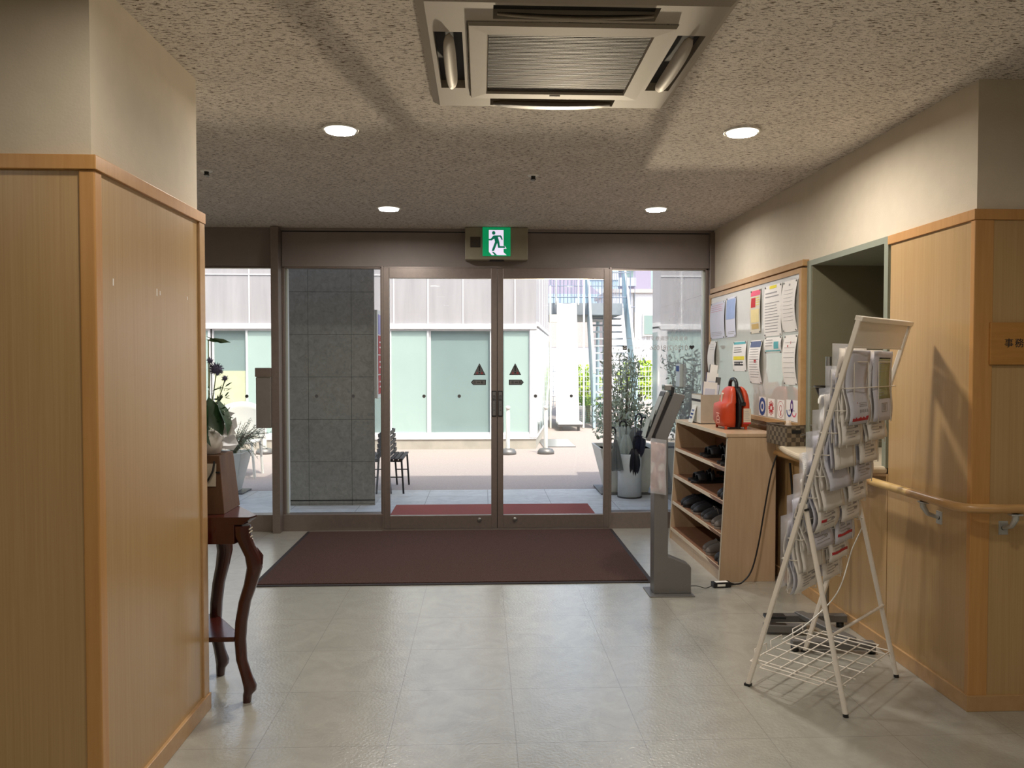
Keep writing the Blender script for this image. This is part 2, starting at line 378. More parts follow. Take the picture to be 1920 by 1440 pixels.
# left pillar / wall end with wainscot
pl = struct(MB().box(-1.08-0.9, -1.075, 2.18, 2.97, 0, CH).build('pillar', m_wp))
MB().box(-1.98, -1.10, 2.165, 2.18, 0.06, 1.86).build('wainscot_panel', m_lam, pl)
MB().box(-1.10, -1.056, 2.158, 2.20, 0.0, 1.86).build('corner_post', m_trim, pl, 0.004)
MB().box(-1.075, -1.06, 2.20, 2.93, 0.06, 1.86).build('wainscot_panel', m_lam, pl)
MB().box(-1.075, -1.052, 2.93, 2.985, 0.06, 1.86).build('corner_post', m_base, pl, 0.003)
MB().prism([(-1.98, 2.152), (-1.05, 2.152), (-1.05, 2.99), (-1.075, 2.99), (-1.075, 2.18), (-1.98, 2.18)], lambda u, v, d: (u, v, d), 1.86, 1.90).build('cap_rail', m_trim, pl, 0.002)
MB().prism([(-1.98, 2.152), (-1.05, 2.152), (-1.045, 2.985), (-1.075, 2.985), (-1.075, 2.18), (-1.98, 2.18)], lambda u, v, d: (u, v, d), 0, 0.062).build('base_rail', m_base, pl, 0.002)
MB().box(-1.0602, -1.0592, 2.262, 2.268, 1.555, 1.575).box(-1.0602, -1.0592, 2.56, 2.566, 1.552, 1.575).box(-1.0602, -1.0592, 2.585, 2.59, 1.556, 1.57).box(-1.0602, -1.0592, 2.82, 2.826, 1.56, 1.572).build('tape_scrap', m_paper, pl)
struct(MB().box(-3.1, -3.0, 2.97, 6.2, 0, CH).box(-3.1, -1.98, 2.87, 2.97, 0, CH).build('wall_left', m_wp))
struct(MB().box(-5.2, -5.0, -4.2, 2.97, 0, CH).box(-5.2, -3.1, 2.9, 3.1, 0, CH).build('wall_far_left', m_wp))
struct(MB().box(5.0, 5.2, -4.2, 2.95, 0, CH).build('wall_far_right', m_wp))

# ------------------------------------------------------------------ entrance: fascia, fixed lights, sliding doors
hd = struct(MB().box(-3.0, -1.63, YD, 6.25, 2.10, 2.395).box(-1.575, 1.85, YD+0.012, 6.25, 2.098, 2.372).box(-3.0, 1.87, YD-0.004, 6.25, 2.38, 2.40).build('wall_entrance_fascia', m_bronzed, None, 0.001))
MB().box(-1.575, 1.85, YD+0.018, 6.2, 2.370, 2.382).build('shadow_gap', m_black, hd)
MB().box(-1.637, -1.578, 6.06, 6.25, 0, 2.395).build('mullion', m_bronze, hd, 0.002)
MB().box(1.832, 1.87, 6.12, 6.25, 0, 2.38).build('jamb', m_bronze, hd, 0.002)
struct(MB().box(-8.0, 5.2, 6.25, 6.45, 2.42, 6.0).box(-3.0, 1.87, 6.251, 6.40, 2.12, 2.42).build('wall_above_entrance', m_panel))
def dots(px, parent, y, z=1.071):
    for x in px:
        MB().prism([(x+0.0135*math.cos(a*math.pi/8), z+0.0135*math.sin(a*math.pi/8)) for a in range(16)], lambda u, v, d: (u, d, v), y-0.0015, y).build('glass_marker_dot', m_greyd, parent)
def fixed(name, x0, x1, ds, sill_y0=6.14):
    f = struct(MB().box(x0, x1, sill_y0, 6.25, 0.0, 0.13).box(x0, x0+0.02, 6.17, 6.23, 0.13, 2.10).box(x1-0.02, x1, 6.17, 6.23, 0.13, 2.10).box(x0, x1, 6.17, 6.23, 2.085, 2.10).build(name, m_bronze, None, 0.002))
    MB().box(x0+0.02, x1-0.02, 6.196, 6.204, 0.13, 2.085).build('window_pane', m_glass, f)
    dots(ds, f, 6.196)
    if name != 'window_2':
        xs_ = x0+0.02 if name == 'window_3' else x1-0.034
        MB().box(xs_, xs_+0.014, 6.206, 6.25, 0.13, 2.085).build('window_seal', m_white, f)
    return f
fixed('window_2', -2.98, -1.637, [-1.868])
fixed('window_3', -1.578, -0.785, [-1.318, -1.028])
w4 = fixed('window_4', 1.03, 1.832, [1.277])
struct(MB().box(-0.79, -0.776, 6.13, 6.25, 0, 2.10).box(1.025, 1.04, 6.13, 6.25, 0, 2.10).box(-0.79, 1.04, 6.12, 6.25, 0.0, 0.012).box(-0.79, 1.04, 6.16, 6.25, 2.088, 2.10).build('trim_1', m_bronze))
def leaf(n, x0, x1, inner, ds):
    st = 0.046
    d = struct(MB().box(x0, x0+st, 6.13, 6.17, 0.014, 2.088).box(x1-st, x1, 6.13, 6.17, 0.014, 2.088).box(x0+st, x1-st, 6.13, 6.17, 2.006, 2.088).box(x0+st, x1-st, 6.13, 6.17, 0.014, 0.118).build('door_%d' % n, m_bronze, None, 0.002))
    MB().box(x0+st, x1-st, 6.146, 6.154, 0.118, 2.006).build('door_pane', m_glass, d)
    dots(ds, d, 6.146)
    cx = (x1-st/2) if inner > 0 else (x0+st/2)
    # handle plate with black border
    rr = [(cx+a*0.0165+0.003*math.cos(t), 1.011+b*0.099+0.003*math.sin(t)) for a, b, t in ((1, 1, 0.3), (-1, 1, 2.6), (-1, -1, 3.7), (1, -1, 5.5))]
    MB().box(cx-0.019, cx+0.019, 6.125, 6.13, 0.908, 1.114).build('handle_plate', m_black, d, 0.004)
    MB().box(cx-0.014, cx+0.014, 6.122, 6.126, 0.916, 1.106).build('handle_label', m_greym, d, 0.003)
    for body, z, s in (('自', 1.062, 0.022), ('動', 1.036, 0.022), ('ド', 0.996, 0.014), ('ア', 0.978, 0.014), ('▼', 0.955, 0.01)):
        text(body, s, m_inkd, d, (cx, 6.1215, z), (1, 0, 0), (0, 0, 1), 'handle_lettering', align='CENTER')
    # lock cylinder on the bottom rail
    lx = -0.019 if inner > 0 else 0.266
    MB().lathe((lx, 6.13, 0.08), [(0.0, -0.008), (0.012, -0.008), (0.018, -0.005), (0.02, 0.0)], 20, axis='y').box(lx-0.008, lx+0.008, 6.119, 6.123, 0.078, 0.082).build('lock', m_steel, d)
    # warning triangle and arrow label stuck on the pane
    tx = -0.017 if inner > 0 else 0.268
    yf = 6.1445
    fn = lambda u, v, dd: (u, dd, v)
    t = MB().prism([(tx-0.048, 1.240), (tx+0.048, 1.240), (tx, 1.335)], fn, yf, yf+0.001, 0)
    t.prism([(tx-0.041, 1.244), (tx+0.041, 1.244), (tx, 1.325)], fn, yf-0.0006, yf, 1)
    t.prism([(tx-0.004, 1.270), (tx+0.004, 1.270), (tx+0.007, 1.312), (tx-0.007, 1.312)], fn, yf-0.0012, yf-0.0006, 2)
    t.box(tx-0.005, tx+0.005, yf-0.0012, yf-0.0006, 1.254, 1.263, 2)
    t.build('warning_triangle', [m_inkd, m_greyd, m_black], d)
    for b_, xx in (('注', tx-0.019), ('意', tx+0.019)): text(b_, 0.018, m_inkr, d, (xx, yf-0.0012, 1.248), (1, 0, 0), (0, 0, 1), 'warning_lettering', align='CENTER')
    sg = -1 if inner > 0 else 1
    ax = -0.026 if inner > 0 else 0.277
    P1 = [(ax+sg*0.060, 1.181), (ax+sg*0.042, 1.202), (ax-sg*0.060, 1.202), (ax-sg*0.060, 1.160), (ax+sg*0.042, 1.160)]
    P2 = [(ax+(u-ax)*0.88, 1.181+(v-1.181)*0.72) for u, v in P1]
    a = MB().prism(P1, fn, yf, yf+0.001, 0).prism(P2, fn, yf-0.0006, yf, 1)
    a.box(ax-0.012, ax+0.014, yf-0.0012, yf-0.0006, 1.179, 1.184, 2)
    a.build('arrow_label', [m_inkd, m_greym, m_black], d)
    for b_, xx in (('自', ax-0.030), ('動', ax+0.030)): text(b_, 0.020, m_inkd, d, (xx, yf-0.0012, 1.174), (1, 0, 0), (0, 0, 1), 'arrow_lettering', align='CENTER')
    return d
leaf(1, -0.776, 0.122, 1, [-0.459, -0.179])
leaf(2, 0.126, 1.025, -1, [0.431, 0.719])
MB().box(0.1205, 0.1275, 6.134, 6.166, 0.014, 2.088).build('door_seal', m_black, bpy.data.objects['door_1'])
# mirrored writing on the right hand fixed pane (reads correctly from outside)
yt = 6.1945
text('青藍会在宅医療支援センター', 0.0385, m_ink, w4, (1.676, yt, 1.521), (-1, 0, 0), (0, 0, 1), 'window_lettering', align='LEFT')
text('0120(2)81056', 0.056, m_ink, w4, (1.676, yt, 1.441), (-1, 0, 0), (0, 0, 1), 'window_number', align='LEFT', sx=1.0)
hb = MB(); hp = []
for i in range(28):
    a = 2*math.pi*i/28; hp.append((1.707+0.0013*16*math.sin(a)**3, 1.464+0.0013*(13*math.cos(a)-5*math.cos(2*a)-2*math.cos(3*a)-math.cos(4*a))))
hb.prism(hp, lambda u, v, d: (u, d, v), yt-0.0005, yt+0.0005).build('heart_mark', m_inkd, w4)
fm = MB()
for x0, x1, z0, z1 in ((1.195, 1.302, 1.441, 1.443), (1.195, 1.302, 1.474, 1.476), (1.195, 1.197, 1.441, 1.476), (1.300, 1.302, 1.441, 1.476)): fm.box(x0, x1, yt-0.0005, yt+0.0005, z0, z1)
fm.build('box_mark', m_ink, w4)
text('検索', 0.026, m_ink, w4, (1.285, yt, 1.448), (-1, 0, 0), (0, 0, 1), 'box_lettering')
MB().box(1.142, 1.176, yt-0.0005, yt+0.0005, 1.441, 1.476).build('icon_mark', m_inkd, w4)
MB().lathe((1.159, yt-0.0008, 1.460), [(0.0075, -0.0003), (0.0105, -0.0003)], 20, axis='y').box(1.149, 1.153, yt-0.0012, yt-0.0008, 1.447, 1.455).build('icon_glass_mark', m_paper, w4)

# grey metal box on the left mullion
t = thing('mail_box', (-1.695, 6.11, 0.83), 'grey metal box fixed to the left mullion of the entrance, beside the flowers', 'box')
MB().box(-1.752, -1.638, 6.04, 6.135, 0.83, 1.222).build('box_body', M('box grey enamel', (122, 116, 110), 0.5), t, 0.003)
MB().box(-1.756, -1.636, 6.032, 6.137, 1.228, 1.298).build('box_lid', m_bronze, t, 0.003)
MB().box(-1.75, -1.64, 6.05, 6.13, 1.222, 1.228).build('seam_strip', m_white, t)

# ------------------------------------------------------------------ mats
t = MB().box(-1.375, 1.045, 4.60, 6.10, 0.0, 0.006).build('door_mat', m_matedge, None, 0.002); tag(t, 'large dark brown carpet mat on the floor in front of the glass doors', 'mat')
MB().box(-1.345, 1.015, 4.63, 6.075, 0.006, 0.011).build('mat_pile', m_mat, t)
t = MB().box(-0.80, 1.00, 6.45, 7.2, 0.0, 0.012).build('outdoor_mat', m_redmat, None, 0.004); tag(t, 'faded red mat on the porch tiles outside the glass doors', 'mat')

# ------------------------------------------------------------------ ceiling fittings
m_lamp = emit('lamp diffuser', (255, 252, 244), 2.2)
def downlight(x, y, label, power, col=(1.0, 0.92, 0.80)):
    t = thing('ceiling_downlight', (x, y, CH), label, 'ceiling light', 'unseen lobby downlights behind the view, for interior fill' if y < 2 else 'round recessed downlights in the ceiling')
    MB().lathe((x, y, CH), [(0.0835, -0.001), (0.082, -0.005), (0.074, -0.005), (0.072, -0.0015)], 32).build('trim_ring', m_white, t)
    MB().lathe((x, y, CH), [(0.0725, -0.0015), (0.070, -0.0025), (0.03, -0.0035), (0.0, -0.0035)], 32).build('diffuser', m_lamp, t)
    ld = bpy.data.lights.new('downlight_lamp', 'AREA'); ld.shape = 'DISK'; ld.size = 0.13; ld.energy = power; ld.color = col; ld.spread = R(170)
    lo = bpy.data.objects.new('downlight_lamp', ld); COL.objects.link(lo); lo.parent = t; lo.location = (0, 0, -0.012); lo.visible_camera = True
    return t
downlight(-0.643, 3.57, 'round ceiling downlight left of the air conditioner, lit', 19, (1.0, 0.93, 0.84))
downlight(1.20, 3.53, 'round ceiling downlight right of the air conditioner, lit', 19, (1.0, 0.93, 0.84))
downlight(-0.637, 5.35, 'small round ceiling downlight near the entrance, left of the exit sign', 14, (1.0, 0.96, 0.91))
downlight(1.205, 5.30, 'small round ceiling downlight near the entrance, right of the exit sign', 14, (1.0, 0.96, 0.91))
for y in (1.75, 0.0, -1.8):  # nearest row inferred from the rack's wall shadow; rows behind are added fill
    for x in ((-0.64, 1.2) if y == 1.75 else (-2.6, -0.64, 1.2, 3.1)):
        downlight(x, y, 'unseen ceiling downlight behind the view, for interior fill', 7.5)
for x, y, side in ((-1.524, 4.36, 'beside the left pillar'), (0.294, 4.39, 'in the middle of the ceiling')):
    t = thing('sprinkler', (x, y, CH), 'small chrome fire sprinkler head %s' % side, 'sprinkler', 'fire sprinkler heads')
    MB().lathe((x, y, CH), [(0.034, 0.0), (0.032, -0.004), (0.015, -0.006)], 20).build('escutcheon', m_white, t)
    MB().lathe((x, y, CH), [(0.013, -0.002), (0.012, -0.018), (0.016, -0.024), (0.0, -0.026)], 16).build('sprinkler_head', m_blackp, t)
    MB().lathe((x, y, CH), [(0.013, -0.026), (0.010, -0.031), (0.0, -0.032)], 16).build('deflector', m_steel, t)

# cassette air conditioner
m_ac = M('aged ivory plastic', (164, 154, 139), 0.6, var=0.02)
m_slot = M('dark slot', (34, 30, 26), 0.7)
m_slat = M('brown grille plastic', (72, 61, 43), 0.5, 0.0, 0.02, spec=0.3)
ax, ay, hw = 0.28, 2.68, 0.475
t = thing('air_conditioner', (ax, ay, CH), 'ivory four-way cassette air conditioner set in the ceiling', 'air conditioner')
b = MB()
def ring(mb, h0, z0, h1, z1, m=0):
    c = [(-1, -1), (1, -1), (1, 1), (-1, 1)]
    for i in range(4):
        a, d = c[i], c[(i+1) % 4]
        mb.quad((ax+a[0]*h0, ay+a[1]*h0, z0), (ax+d[0]*h0, ay+d[1]*h0, z0), (ax+d[0]*h1, ay+d[1]*h1, z1), (ax+a[0]*h1, ay+a[1]*h1, z1), m)
ring(b, hw, CH, hw, CH-0.008); ring(b, hw, CH-0.008, hw-0.03, CH-0.034)
z = CH-0.034
# bottom face with four outlet slots cut between frames
o0, o1, sl = hw-0.045, hw-0.135, 0.245   # slot outer, inner, half length
for (x0, x1, y0, y1) in ((-hw+.03, hw-.03, o0, hw-.03), (-hw+.03, hw-.03, -hw+.03, -o0), (-hw+.03, -o0, -o0, o0), (o0, hw-.03, -o0, o0),
                         (-o1, o1, 0.325, o1), (-o1, o1, -o1, -0.325), (-o1, -0.325, -0.325, 0.325), (0.325, o1, -0.325, 0.325)):
    b.quad((ax+x0, ay+y0, z), (ax+x1, ay+y0, z), (ax+x1, ay+y1, z), (ax+x0, ay+y1, z))
for sx in (-1, 1):
    for sy in (-1, 1):
        for (u0, u1, v0, v1) in ((sl, o1, o1, o0), (o1, o0, sl, o1), (o1, o0, o1, o0)):
            b.quad((ax+sx*u0, ay+sy*v0, z), (ax+sx*u1, ay+sy*v0, z), (ax+sx*u1, ay+sy*v1, z), (ax+sx*u0, ay+sy*v1, z))
b.build('panel', m_ac, t)
for side in range(4):
    c, s_ = [(0, 1), (1, 0), (0, -1), (-1, 0)][side]
    def T(u, v, zz): # u along slot, v outward
        return (ax + c*v + s_*u, ay + s_*v - c*u, zz)
    q = MB(); zz = z+0.030
    q.quad(T(-sl, o1, zz), T(sl, o1, zz), T(sl, o0, zz), T(-sl, o0, zz), 0)
    q.quad(T(-sl, o1, z), T(sl, o1, z), T(sl, o1, zz), T(-sl, o1, zz), 1); q.quad(T(-sl, o0, z), T(sl, o0, z), T(sl, o0, zz), T(-sl, o0, zz), 1)
    q.quad(T(-sl, o1, z), T(-sl, o0, z), T(-sl, o0, zz), T(-sl, o1, zz), 1); q.quad(T(sl, o1, z), T(sl, o0, z), T(sl, o0, zz), T(sl, o1, zz), 1)
    q.build('air_slot', [m_slot, m_ac], t)
    fl = MB(); n = 14
    ang = 0.15 if side in (0,) else 0.95
    vs = []
    for i in range(n+1):
        u = -sl*0.95 + 2*sl*0.95*i/n; wid = 0.032*(0.35+0.65*math.sqrt(max(0, 1-abs(2*i/n-1)**3)))
        bow = 0.008*(1-(2*i/n-1)**2); vm = (o0+o1)/2 + (0.008 if side in (0,) else 0)
        vs += [Vector(T(u, vm-wid*math.cos(ang), z-0.004-bow+wid*math.sin(ang)*0.5)), Vector(T(u, vm+wid*math.cos(ang), z-0.004-bow-wid*math.sin(ang)*0.5))]
    fl.add(vs, [(2*i, 2*i+1, 2*i+3, 2*i+2) for i in range(n)], 0, True)
    fl.build('louver', m_slat if side in (0,) else m_ac, t, thick=0.006)
# intake frame and grille
g = MB(); 
ring(g, 0.322, z, 0.318, z-0.012); ring(g, 0.318, z-0.012, 0.262, z-0.014); ring(g, 0.262, z-0.014, 0.258, z-0.004)
g.build('intake_frame', m_ac, t)
g = MB(); g.quad((ax-.258, ay-.258, z-0.004), (ax+.258, ay-.258, z-0.004), (ax+.258, ay+.258, z-0.004), (ax-.258, ay+.258, z-0.004), 1)
ns = 46
for i in range(ns):
    y0 = ay-0.258+0.516*i/ns; g.box(ax-0.257, ax+0.257, y0+0.002, y0+0.0068, z-0.0075, z-0.004, 0)
g.build('intake_grille', [m_slat, m_slot], t)
MB().box(ax-0.02, ax+0.02, ay+0.275, ay+0.283, z-0.0155, z-0.0138).build('grille_latch', m_greyboard, t)

# exit sign
m_green = emit('sign green', (0, 150, 92), 0.55); m_lit = emit('sign white', (232, 222, 246), 0.85)
m_signbody = M('sign housing', (140, 132, 112), 0.5)
t = thing('exit_sign', (0.118, 6.08, 2.14), 'lit green and white running man exit sign above the doors', 'sign')
MB().box(-0.129, 0.364, 6.05, 6.15, 2.145, 2.399).build('sign_housing', m_signbody, t, 0.006)
MB().box(-0.088, -0.008, 6.046, 6.05, 2.240, 2.322).build('speaker_grille', M('dark speaker grille', (62, 54, 46), 0.8), t, 0.003)
MB().box(0.008, 0.227, 6.040, 6.05, 2.172, 2.396).build('sign_panel', m_green, t, 0.002)
MB().prism([(0.06, 2.137), (0.18, 2.137), (0.17, 2.146), (0.07, 2.146)], lambda u, v, d: (u, d, v), 6.05, 6.10).build('sensor', m_blackp, t)
X0, Z0, S = 0.1175, 2.284, 0.212/600  # picture units from the pictogram, 600 wide
def pg(pts, y0=6.039, m=m_lit, name='pictogram', dd=0.0008):
    return MB().prism([(X0+(u-975)*S, Z0-(v-645)*S*0.99) for u, v in pts], lambda u, v, d: (u, d, v), y0, y0+dd).build(name, m, t)
pg([(805, 385), (1130, 385), (1130, 880), (1200, 945), (870, 945), (805, 870)], name='doorway_mark')
pg([(1125, 738), (1165, 745), (1195, 800), (1120, 800), (1150, 780)], 6.0388, name='heel_mark')
g2 = emit('sign man green', (0, 128, 96), 0.42)
pg([(912+38*math.cos(a*math.pi/10), 452+42*math.sin(a*math.pi/10)) for a in range(20)], 6.0375, g2, 'head_mark')
pg([(905, 508), (1065, 503), (1085, 520), (1112, 595), (1098, 610), (1082, 600), (1052, 540), (1005, 540), (1040, 665), (1048, 745), (1160, 745), (1165, 785), (1010, 785), (990, 675), (920, 850), (865, 850), (940, 650), (925, 580), (865, 620), (805, 618), (805, 585), (850, 580)], 6.0375, g2, 'body_mark')
pg([(870, 872), (920, 878), (985, 945), (930, 945)], 6.0375, g2, 'shadow_mark')

# ------------------------------------------------------------------ porch, column, side wall, ground
struct(MB().box(-8, 1.83, 6.25, 8.1, -0.12, 0.0).build('porch_floor', m_porch))
struct(MB().box(-60, 60, 8.1, 140, -0.14, -0.004).build('ground', m_asph))
struct(MB().box(1.83, 5.2, 6.45, 8.19, -0.1, 2.7).box(1.83, 1.87, 6.25, 6.45, -0.1, 2.4).build('wall_polished_tile', m_wallpol))
sc_ = struct(MB().box(-1.865, -1.010, 7.25, 8.25, 0, 2.75).build('pillar_stone', m_stone))
MB().box(-1.012, -1.003, 7.256, 8.245, 0, 2.74).build('polished_face', m_wallpol, sc_)
MB().box(-1.869, -1.003, 7.244, 7.25, 0.045, 0.052).build('groove_strip', m_black, sc_)
# poster board on the right face of the column
t = thing('poster_board', (-0.995, 7.75, 1.02), 'framed board with purple, red and green notices on the stone column', 'notice board')
MB().box(-1.003, -0.985, 7.33, 8.2, 1.0, 1.84).build('board_frame', m_white, t, 0.003)
for z0, z1, mt in ((1.61, 1.80, m_inkb), (1.42, 1.60, m_inkr), (1.23, 1.41, m_inkr), (1.04, 1.22, m_inkr)):
    MB().box(-0.985, -0.982, 7.38, 7.80, z0, z1).build('notice_panel', M('lilac notice', (150, 140, 196), 0.5) if mt is m_inkb else mt, t)
for z0, z1, mt in ((1.61, 1.80, m_inkp), (1.42, 1.60, m_inkr), (1.23, 1.41, m_inkpk), (1.04, 1.22, m_inkt)):
    MB().box(-0.985, -0.982, 7.81, 8.16, z0, z1).build('notice_panel', mt, t)
for i in range(3):
    MB().box(-0.982, -0.981, 7.45, 7.72, 1.10+0.19*i, 1.115+0.19*i).box(-0.982, -0.981, 7.45, 7.66, 1.15+0.19*i, 1.165+0.19*i).build('notice_print', m_paper, t)
# intercom panel on the polished wall
t = thing('intercom_panel', (1.81, 7.0, 1.14), 'small white intercom panel on the polished tile wall right of the entrance', 'intercom')
MB().box(1.80, 1.83, 6.93, 7.07, 1.12, 1.33).build('panel_body', m_white, t, 0.003)
MB().box(1.797, 1.80, 6.95, 7.05, 1.26, 1.31).build('panel_print', m_inkb, t)
# metal cover plate in the ground
t = MB().box(0.98, 1.50, 12.2, 13.4, -0.004, 0.012).build('cover_plate', m_steel, None, 0.002); tag(t, 'pale metal cover plate set in the ground between building and slide', 'cover plate')

# ------------------------------------------------------------------ building opposite
t = thing('office_building', (-3, 12, 0), 'grey panelled building with frosted green windows across the driveway', 'building')
c0, c1 = (0.85, 12.0), (1.42, 16.3)    # near right corner, far right corner
foot = [(-9.0, 12.0), c0, c1, (1.4, 17.5), (-9.0, 17.5)]
MB().prism(foot, lambda u, v, d: (u, v, d), 1.93, 3.6).build('upper_wall', m_panel, t)
pin = [(-9.0, 12.05), (0.80, 12.05), (1.36, 16.3), (1.36, 17.4), (-9.0, 17.4)]
MB().prism([(-9.0, 12.0), c0, c1, (1.4, 17.5), (-9.0, 17.5)], lambda u, v, d: (u, v, d), -0.05, 0.17).build('plinth', m_plinth, t)
MB().prism([(-9.0, 12.25), (0.6, 12.25), (1.2, 16.2), (1.2, 17.4), (-9.0, 17.4)], lambda u, v, d: (u, v, d), 0.17, 1.93).build('inner_wall', m_frost, t)
jt = MB()
for x in (-8.0, -7.1, -6.2, -5.3, -4.45, -3.57, -2.90, -2.13, -1.36, -0.83, -0.29, 0.52): jt.box(x-0.010, x+0.010, 11.992, 12.0, 1.95, 3.6)
for z_ in (2.70,): jt.box(-9, 0.85, 11.990, 12.0, z_-0.008, z_+0.008)
jt.build('panel_joint', m_panelj, t)
d = Vector((c1[0]-c0[0], c1[1]-c0[1], 0)).normalized(); nrm = Vector((d.y, -d.x, 0))
sj = MB()
for k_ in range(1, 5): 
    p = Vector((c0[0], c0[1], 2.78)) + d*k_*0.88; sj.obox(p+nrm*0.002, d, nrm, (0, 0, 1), 0.008, 0.006, 0.82)
sj.obox(Vector((c0[0], c0[1], 1.95))+d*2.15+nrm*0.01, d, nrm, (0, 0, 1), 2.15, 0.02, 0.03)
sj.build('side_joint', m_panelj, t)
MB().box(-9.0, 0.86, 11.97, 12.06, 1.865, 1.945).box(0.75, 0.86, 11.98, 12.08, 0.17, 1.9).box(-9, 0.86, 11.985, 12.1, 0.15, 0.225).build('window_surround', m_sashw, t, 0.004)
for x0, x1, mt in ((-8.0, -6.9, m_frost), (-6.85, -5.6, m_frostd), (-5.5, -4.2, m_frost), (-4.12, -3.62, m_frostd), (-3.60, -2.7, m_frost), (-2.6, -1.46, m_frostd), (-1.40, -0.85, m_frost), (-0.79, 0.16, m_frostd), (0.16, 0.74, m_frost)):
    y_ = 12.02 if mt is m_frost else 12.05
    f = MB().box(x0-0.03, x0, y_-0.02, y_+0.03, 0.22, 1.87).box(x1, x1+0.03, y_-0.02, y_+0.03, 0.22, 1.87).box(x0, x1, y_-0.02, y_+0.03, 0.22, 0.255).box(x0, x1, y_-0.02, y_+0.03, 1.84, 1.87).build('window_frame', m_sashw, t)
    MB().box(x0, x1, y_, y_+0.01, 0.255, 1.84).build('pane', mt, f)
    if x0 == -4.12: MB().box(x0, x1, y_-0.006, y_-0.001, 0.255, 1.22).build('film', m_ywin, f)
    if x0 == 0.16: MB().box(0.34, 0.352, y_-0.008, y_-0.001, 0.255, 1.84).build('glazing_edge', m_frostd, f)
for k_ in range(6):
    p = Vector((c0[0], c0[1], 1.03)) + d*(0.35+k_*0.72)
    f = MB().obox(p+nrm*0.0, d, nrm, (0, 0, 1), 0.33, 0.02, 0.86).build('side_window_frame', m_sashw, t)
    MB().obox(p+nrm*0.022, d, nrm, (0, 0, 1), 0.27, 0.003, 0.80).build('side_pane', m_frostd, f)
MB().obox(Vector((c1[0]-0.55, c1[1]-4.0, 2.05))+nrm*0.3, d, nrm, (0, 0, 1), 0.1, 0.08, 0.06).build('wall_lamp', m_white, t)

# white barrier posts on round weights
def barrier(x, y, label):
    t = thing('barrier_post', (x, y, 0), label, 'barrier post', 'white barrier posts on grey weights')
    MB().lathe((x, y, 0), [(0.0, -0.004), (0.125, -0.004), (0.125, 0.03), (0.10, 0.07), (0.045, 0.085), (0.0, 0.085)], 20).build('post_base', m_greym, t)
    MB().lathe((x, y, 0), [(0.03, 0.08), (0.03, 0.62), (0.022, 0.63), (0.022, 0.65)], 14).sphere((x, y, 0.68), 0.036, 12).build('post', m_white, t)
barrier(0.95, 11.35, 'white barrier post on a grey weight, standing near the building corner')
barrier(0.385, 11.30, 'white barrier post half hidden by the meeting door stiles')
barrier(-3.215, 11.5, 'white barrier post behind the rosemary planter, seen through the left pane')

# emergency slide with ladder-like side rails
t = thing('slide', (1.8, 16, 0), 'tall white slide coming down from the raised platform', 'slide')
def slp(x, k): # along chute, k 0 bottom .. 1 top
    return Vector((x + 0.30*k, 15.6 + 2.9*k, 0.17 + 2.60*k))
ch = MB()
rings = []
for i in range(25):
    k_ = i/24; zc = 0.02*math.cos(k_*math.pi*2)
    a, b_ = slp(1.515, k_), slp(1.985, k_)
    rings.append([a+Vector((0, 0, 0.14)), a+Vector((0.02, 0, 0.14)), a+Vector((0.03, 0, 0.02)), (a+b_)/2, b_+Vector((-0.03, 0, 0.02)), b_+Vector((-0.02, 0, 0.14)), b_+Vector((0, 0, 0.14)), b_+Vector((0, 0, -0.05)), a+Vector((0, 0, -0.05))])
ch.loft(rings, smooth=False)
a, b_ = slp(1.515, 0), slp(1.985, 0)
ch.box(a.x, b_.x, 15.1, 15.62, 0.13, 0.17).build('chute', m_slide, t)
MB().box(1.55, 1.60, 15.2, 15.25, -0.004, 0.13).box(1.90, 1.95, 15.2, 15.25, -0.004, 0.13).box(1.50, 2.0, 15.12, 15.2, 0.09, 0.13).build('chute_foot', m_greym, t)
MB().tube([(1.42, 15.8, 0), (1.42, 15.8, 0.4), (1.66, 18.6, 3.2)], 0.022).tube([(2.10, 15.8, 0.0), (2.12, 15.9, 0.5), (2.48, 18.6, 3.9)], 0.022).tube([(1.79, 18.5, 2.75), (1.79, 18.5, 3.35)], 0.02).tube([(2.33, 18.5, 2.75), (2.33, 18.5, 3.35)], 0.02).build('side_rail', m_white, t)

# platform with balustrade
t = thing('raised_platform', (2.8, 19.5, 0), 'raised steel platform with thin balustrade behind the slide', 'platform')
MB().box(1.4, 3.42, 18.6, 22.0, 2.52, 2.80).build('deck', M('grey steel beam', (140, 146, 152), 0.6), t)
bl = MB()
for i in range(33):
    x = 0.9+i*0.085; bl.tube([(x, 18.7, 2.8), (x, 18.7, 4.1)], 0.009, 5)
for i in range(30):
    x = 0.9+i*0.12; bl.tube([(x, 21.9, 2.8), (x, 21.9, 4.1)], 0.009, 5)
for zz in (2.95, 3.55, 4.1): bl.tube([(0.9, 18.7, zz), (3.6, 18.7, zz)], 0.014, 6).tube([(0.9, 21.9, zz), (4.4, 21.9, zz)], 0.014, 6)
bl.build('balustrade', M('balustrade steel', (132, 142, 160), 0.5), t)
MB().tube([(1.45, 18.8, 0), (1.45, 18.8, 2.6)], 0.05).tube([(3.3, 20.6, 0), (3.3, 20.6, 2.6)], 0.05).tube([(3.3, 21.8, 0), (3.3, 21.8, 2.6)], 0.05).build('support_post', m_blue, t)

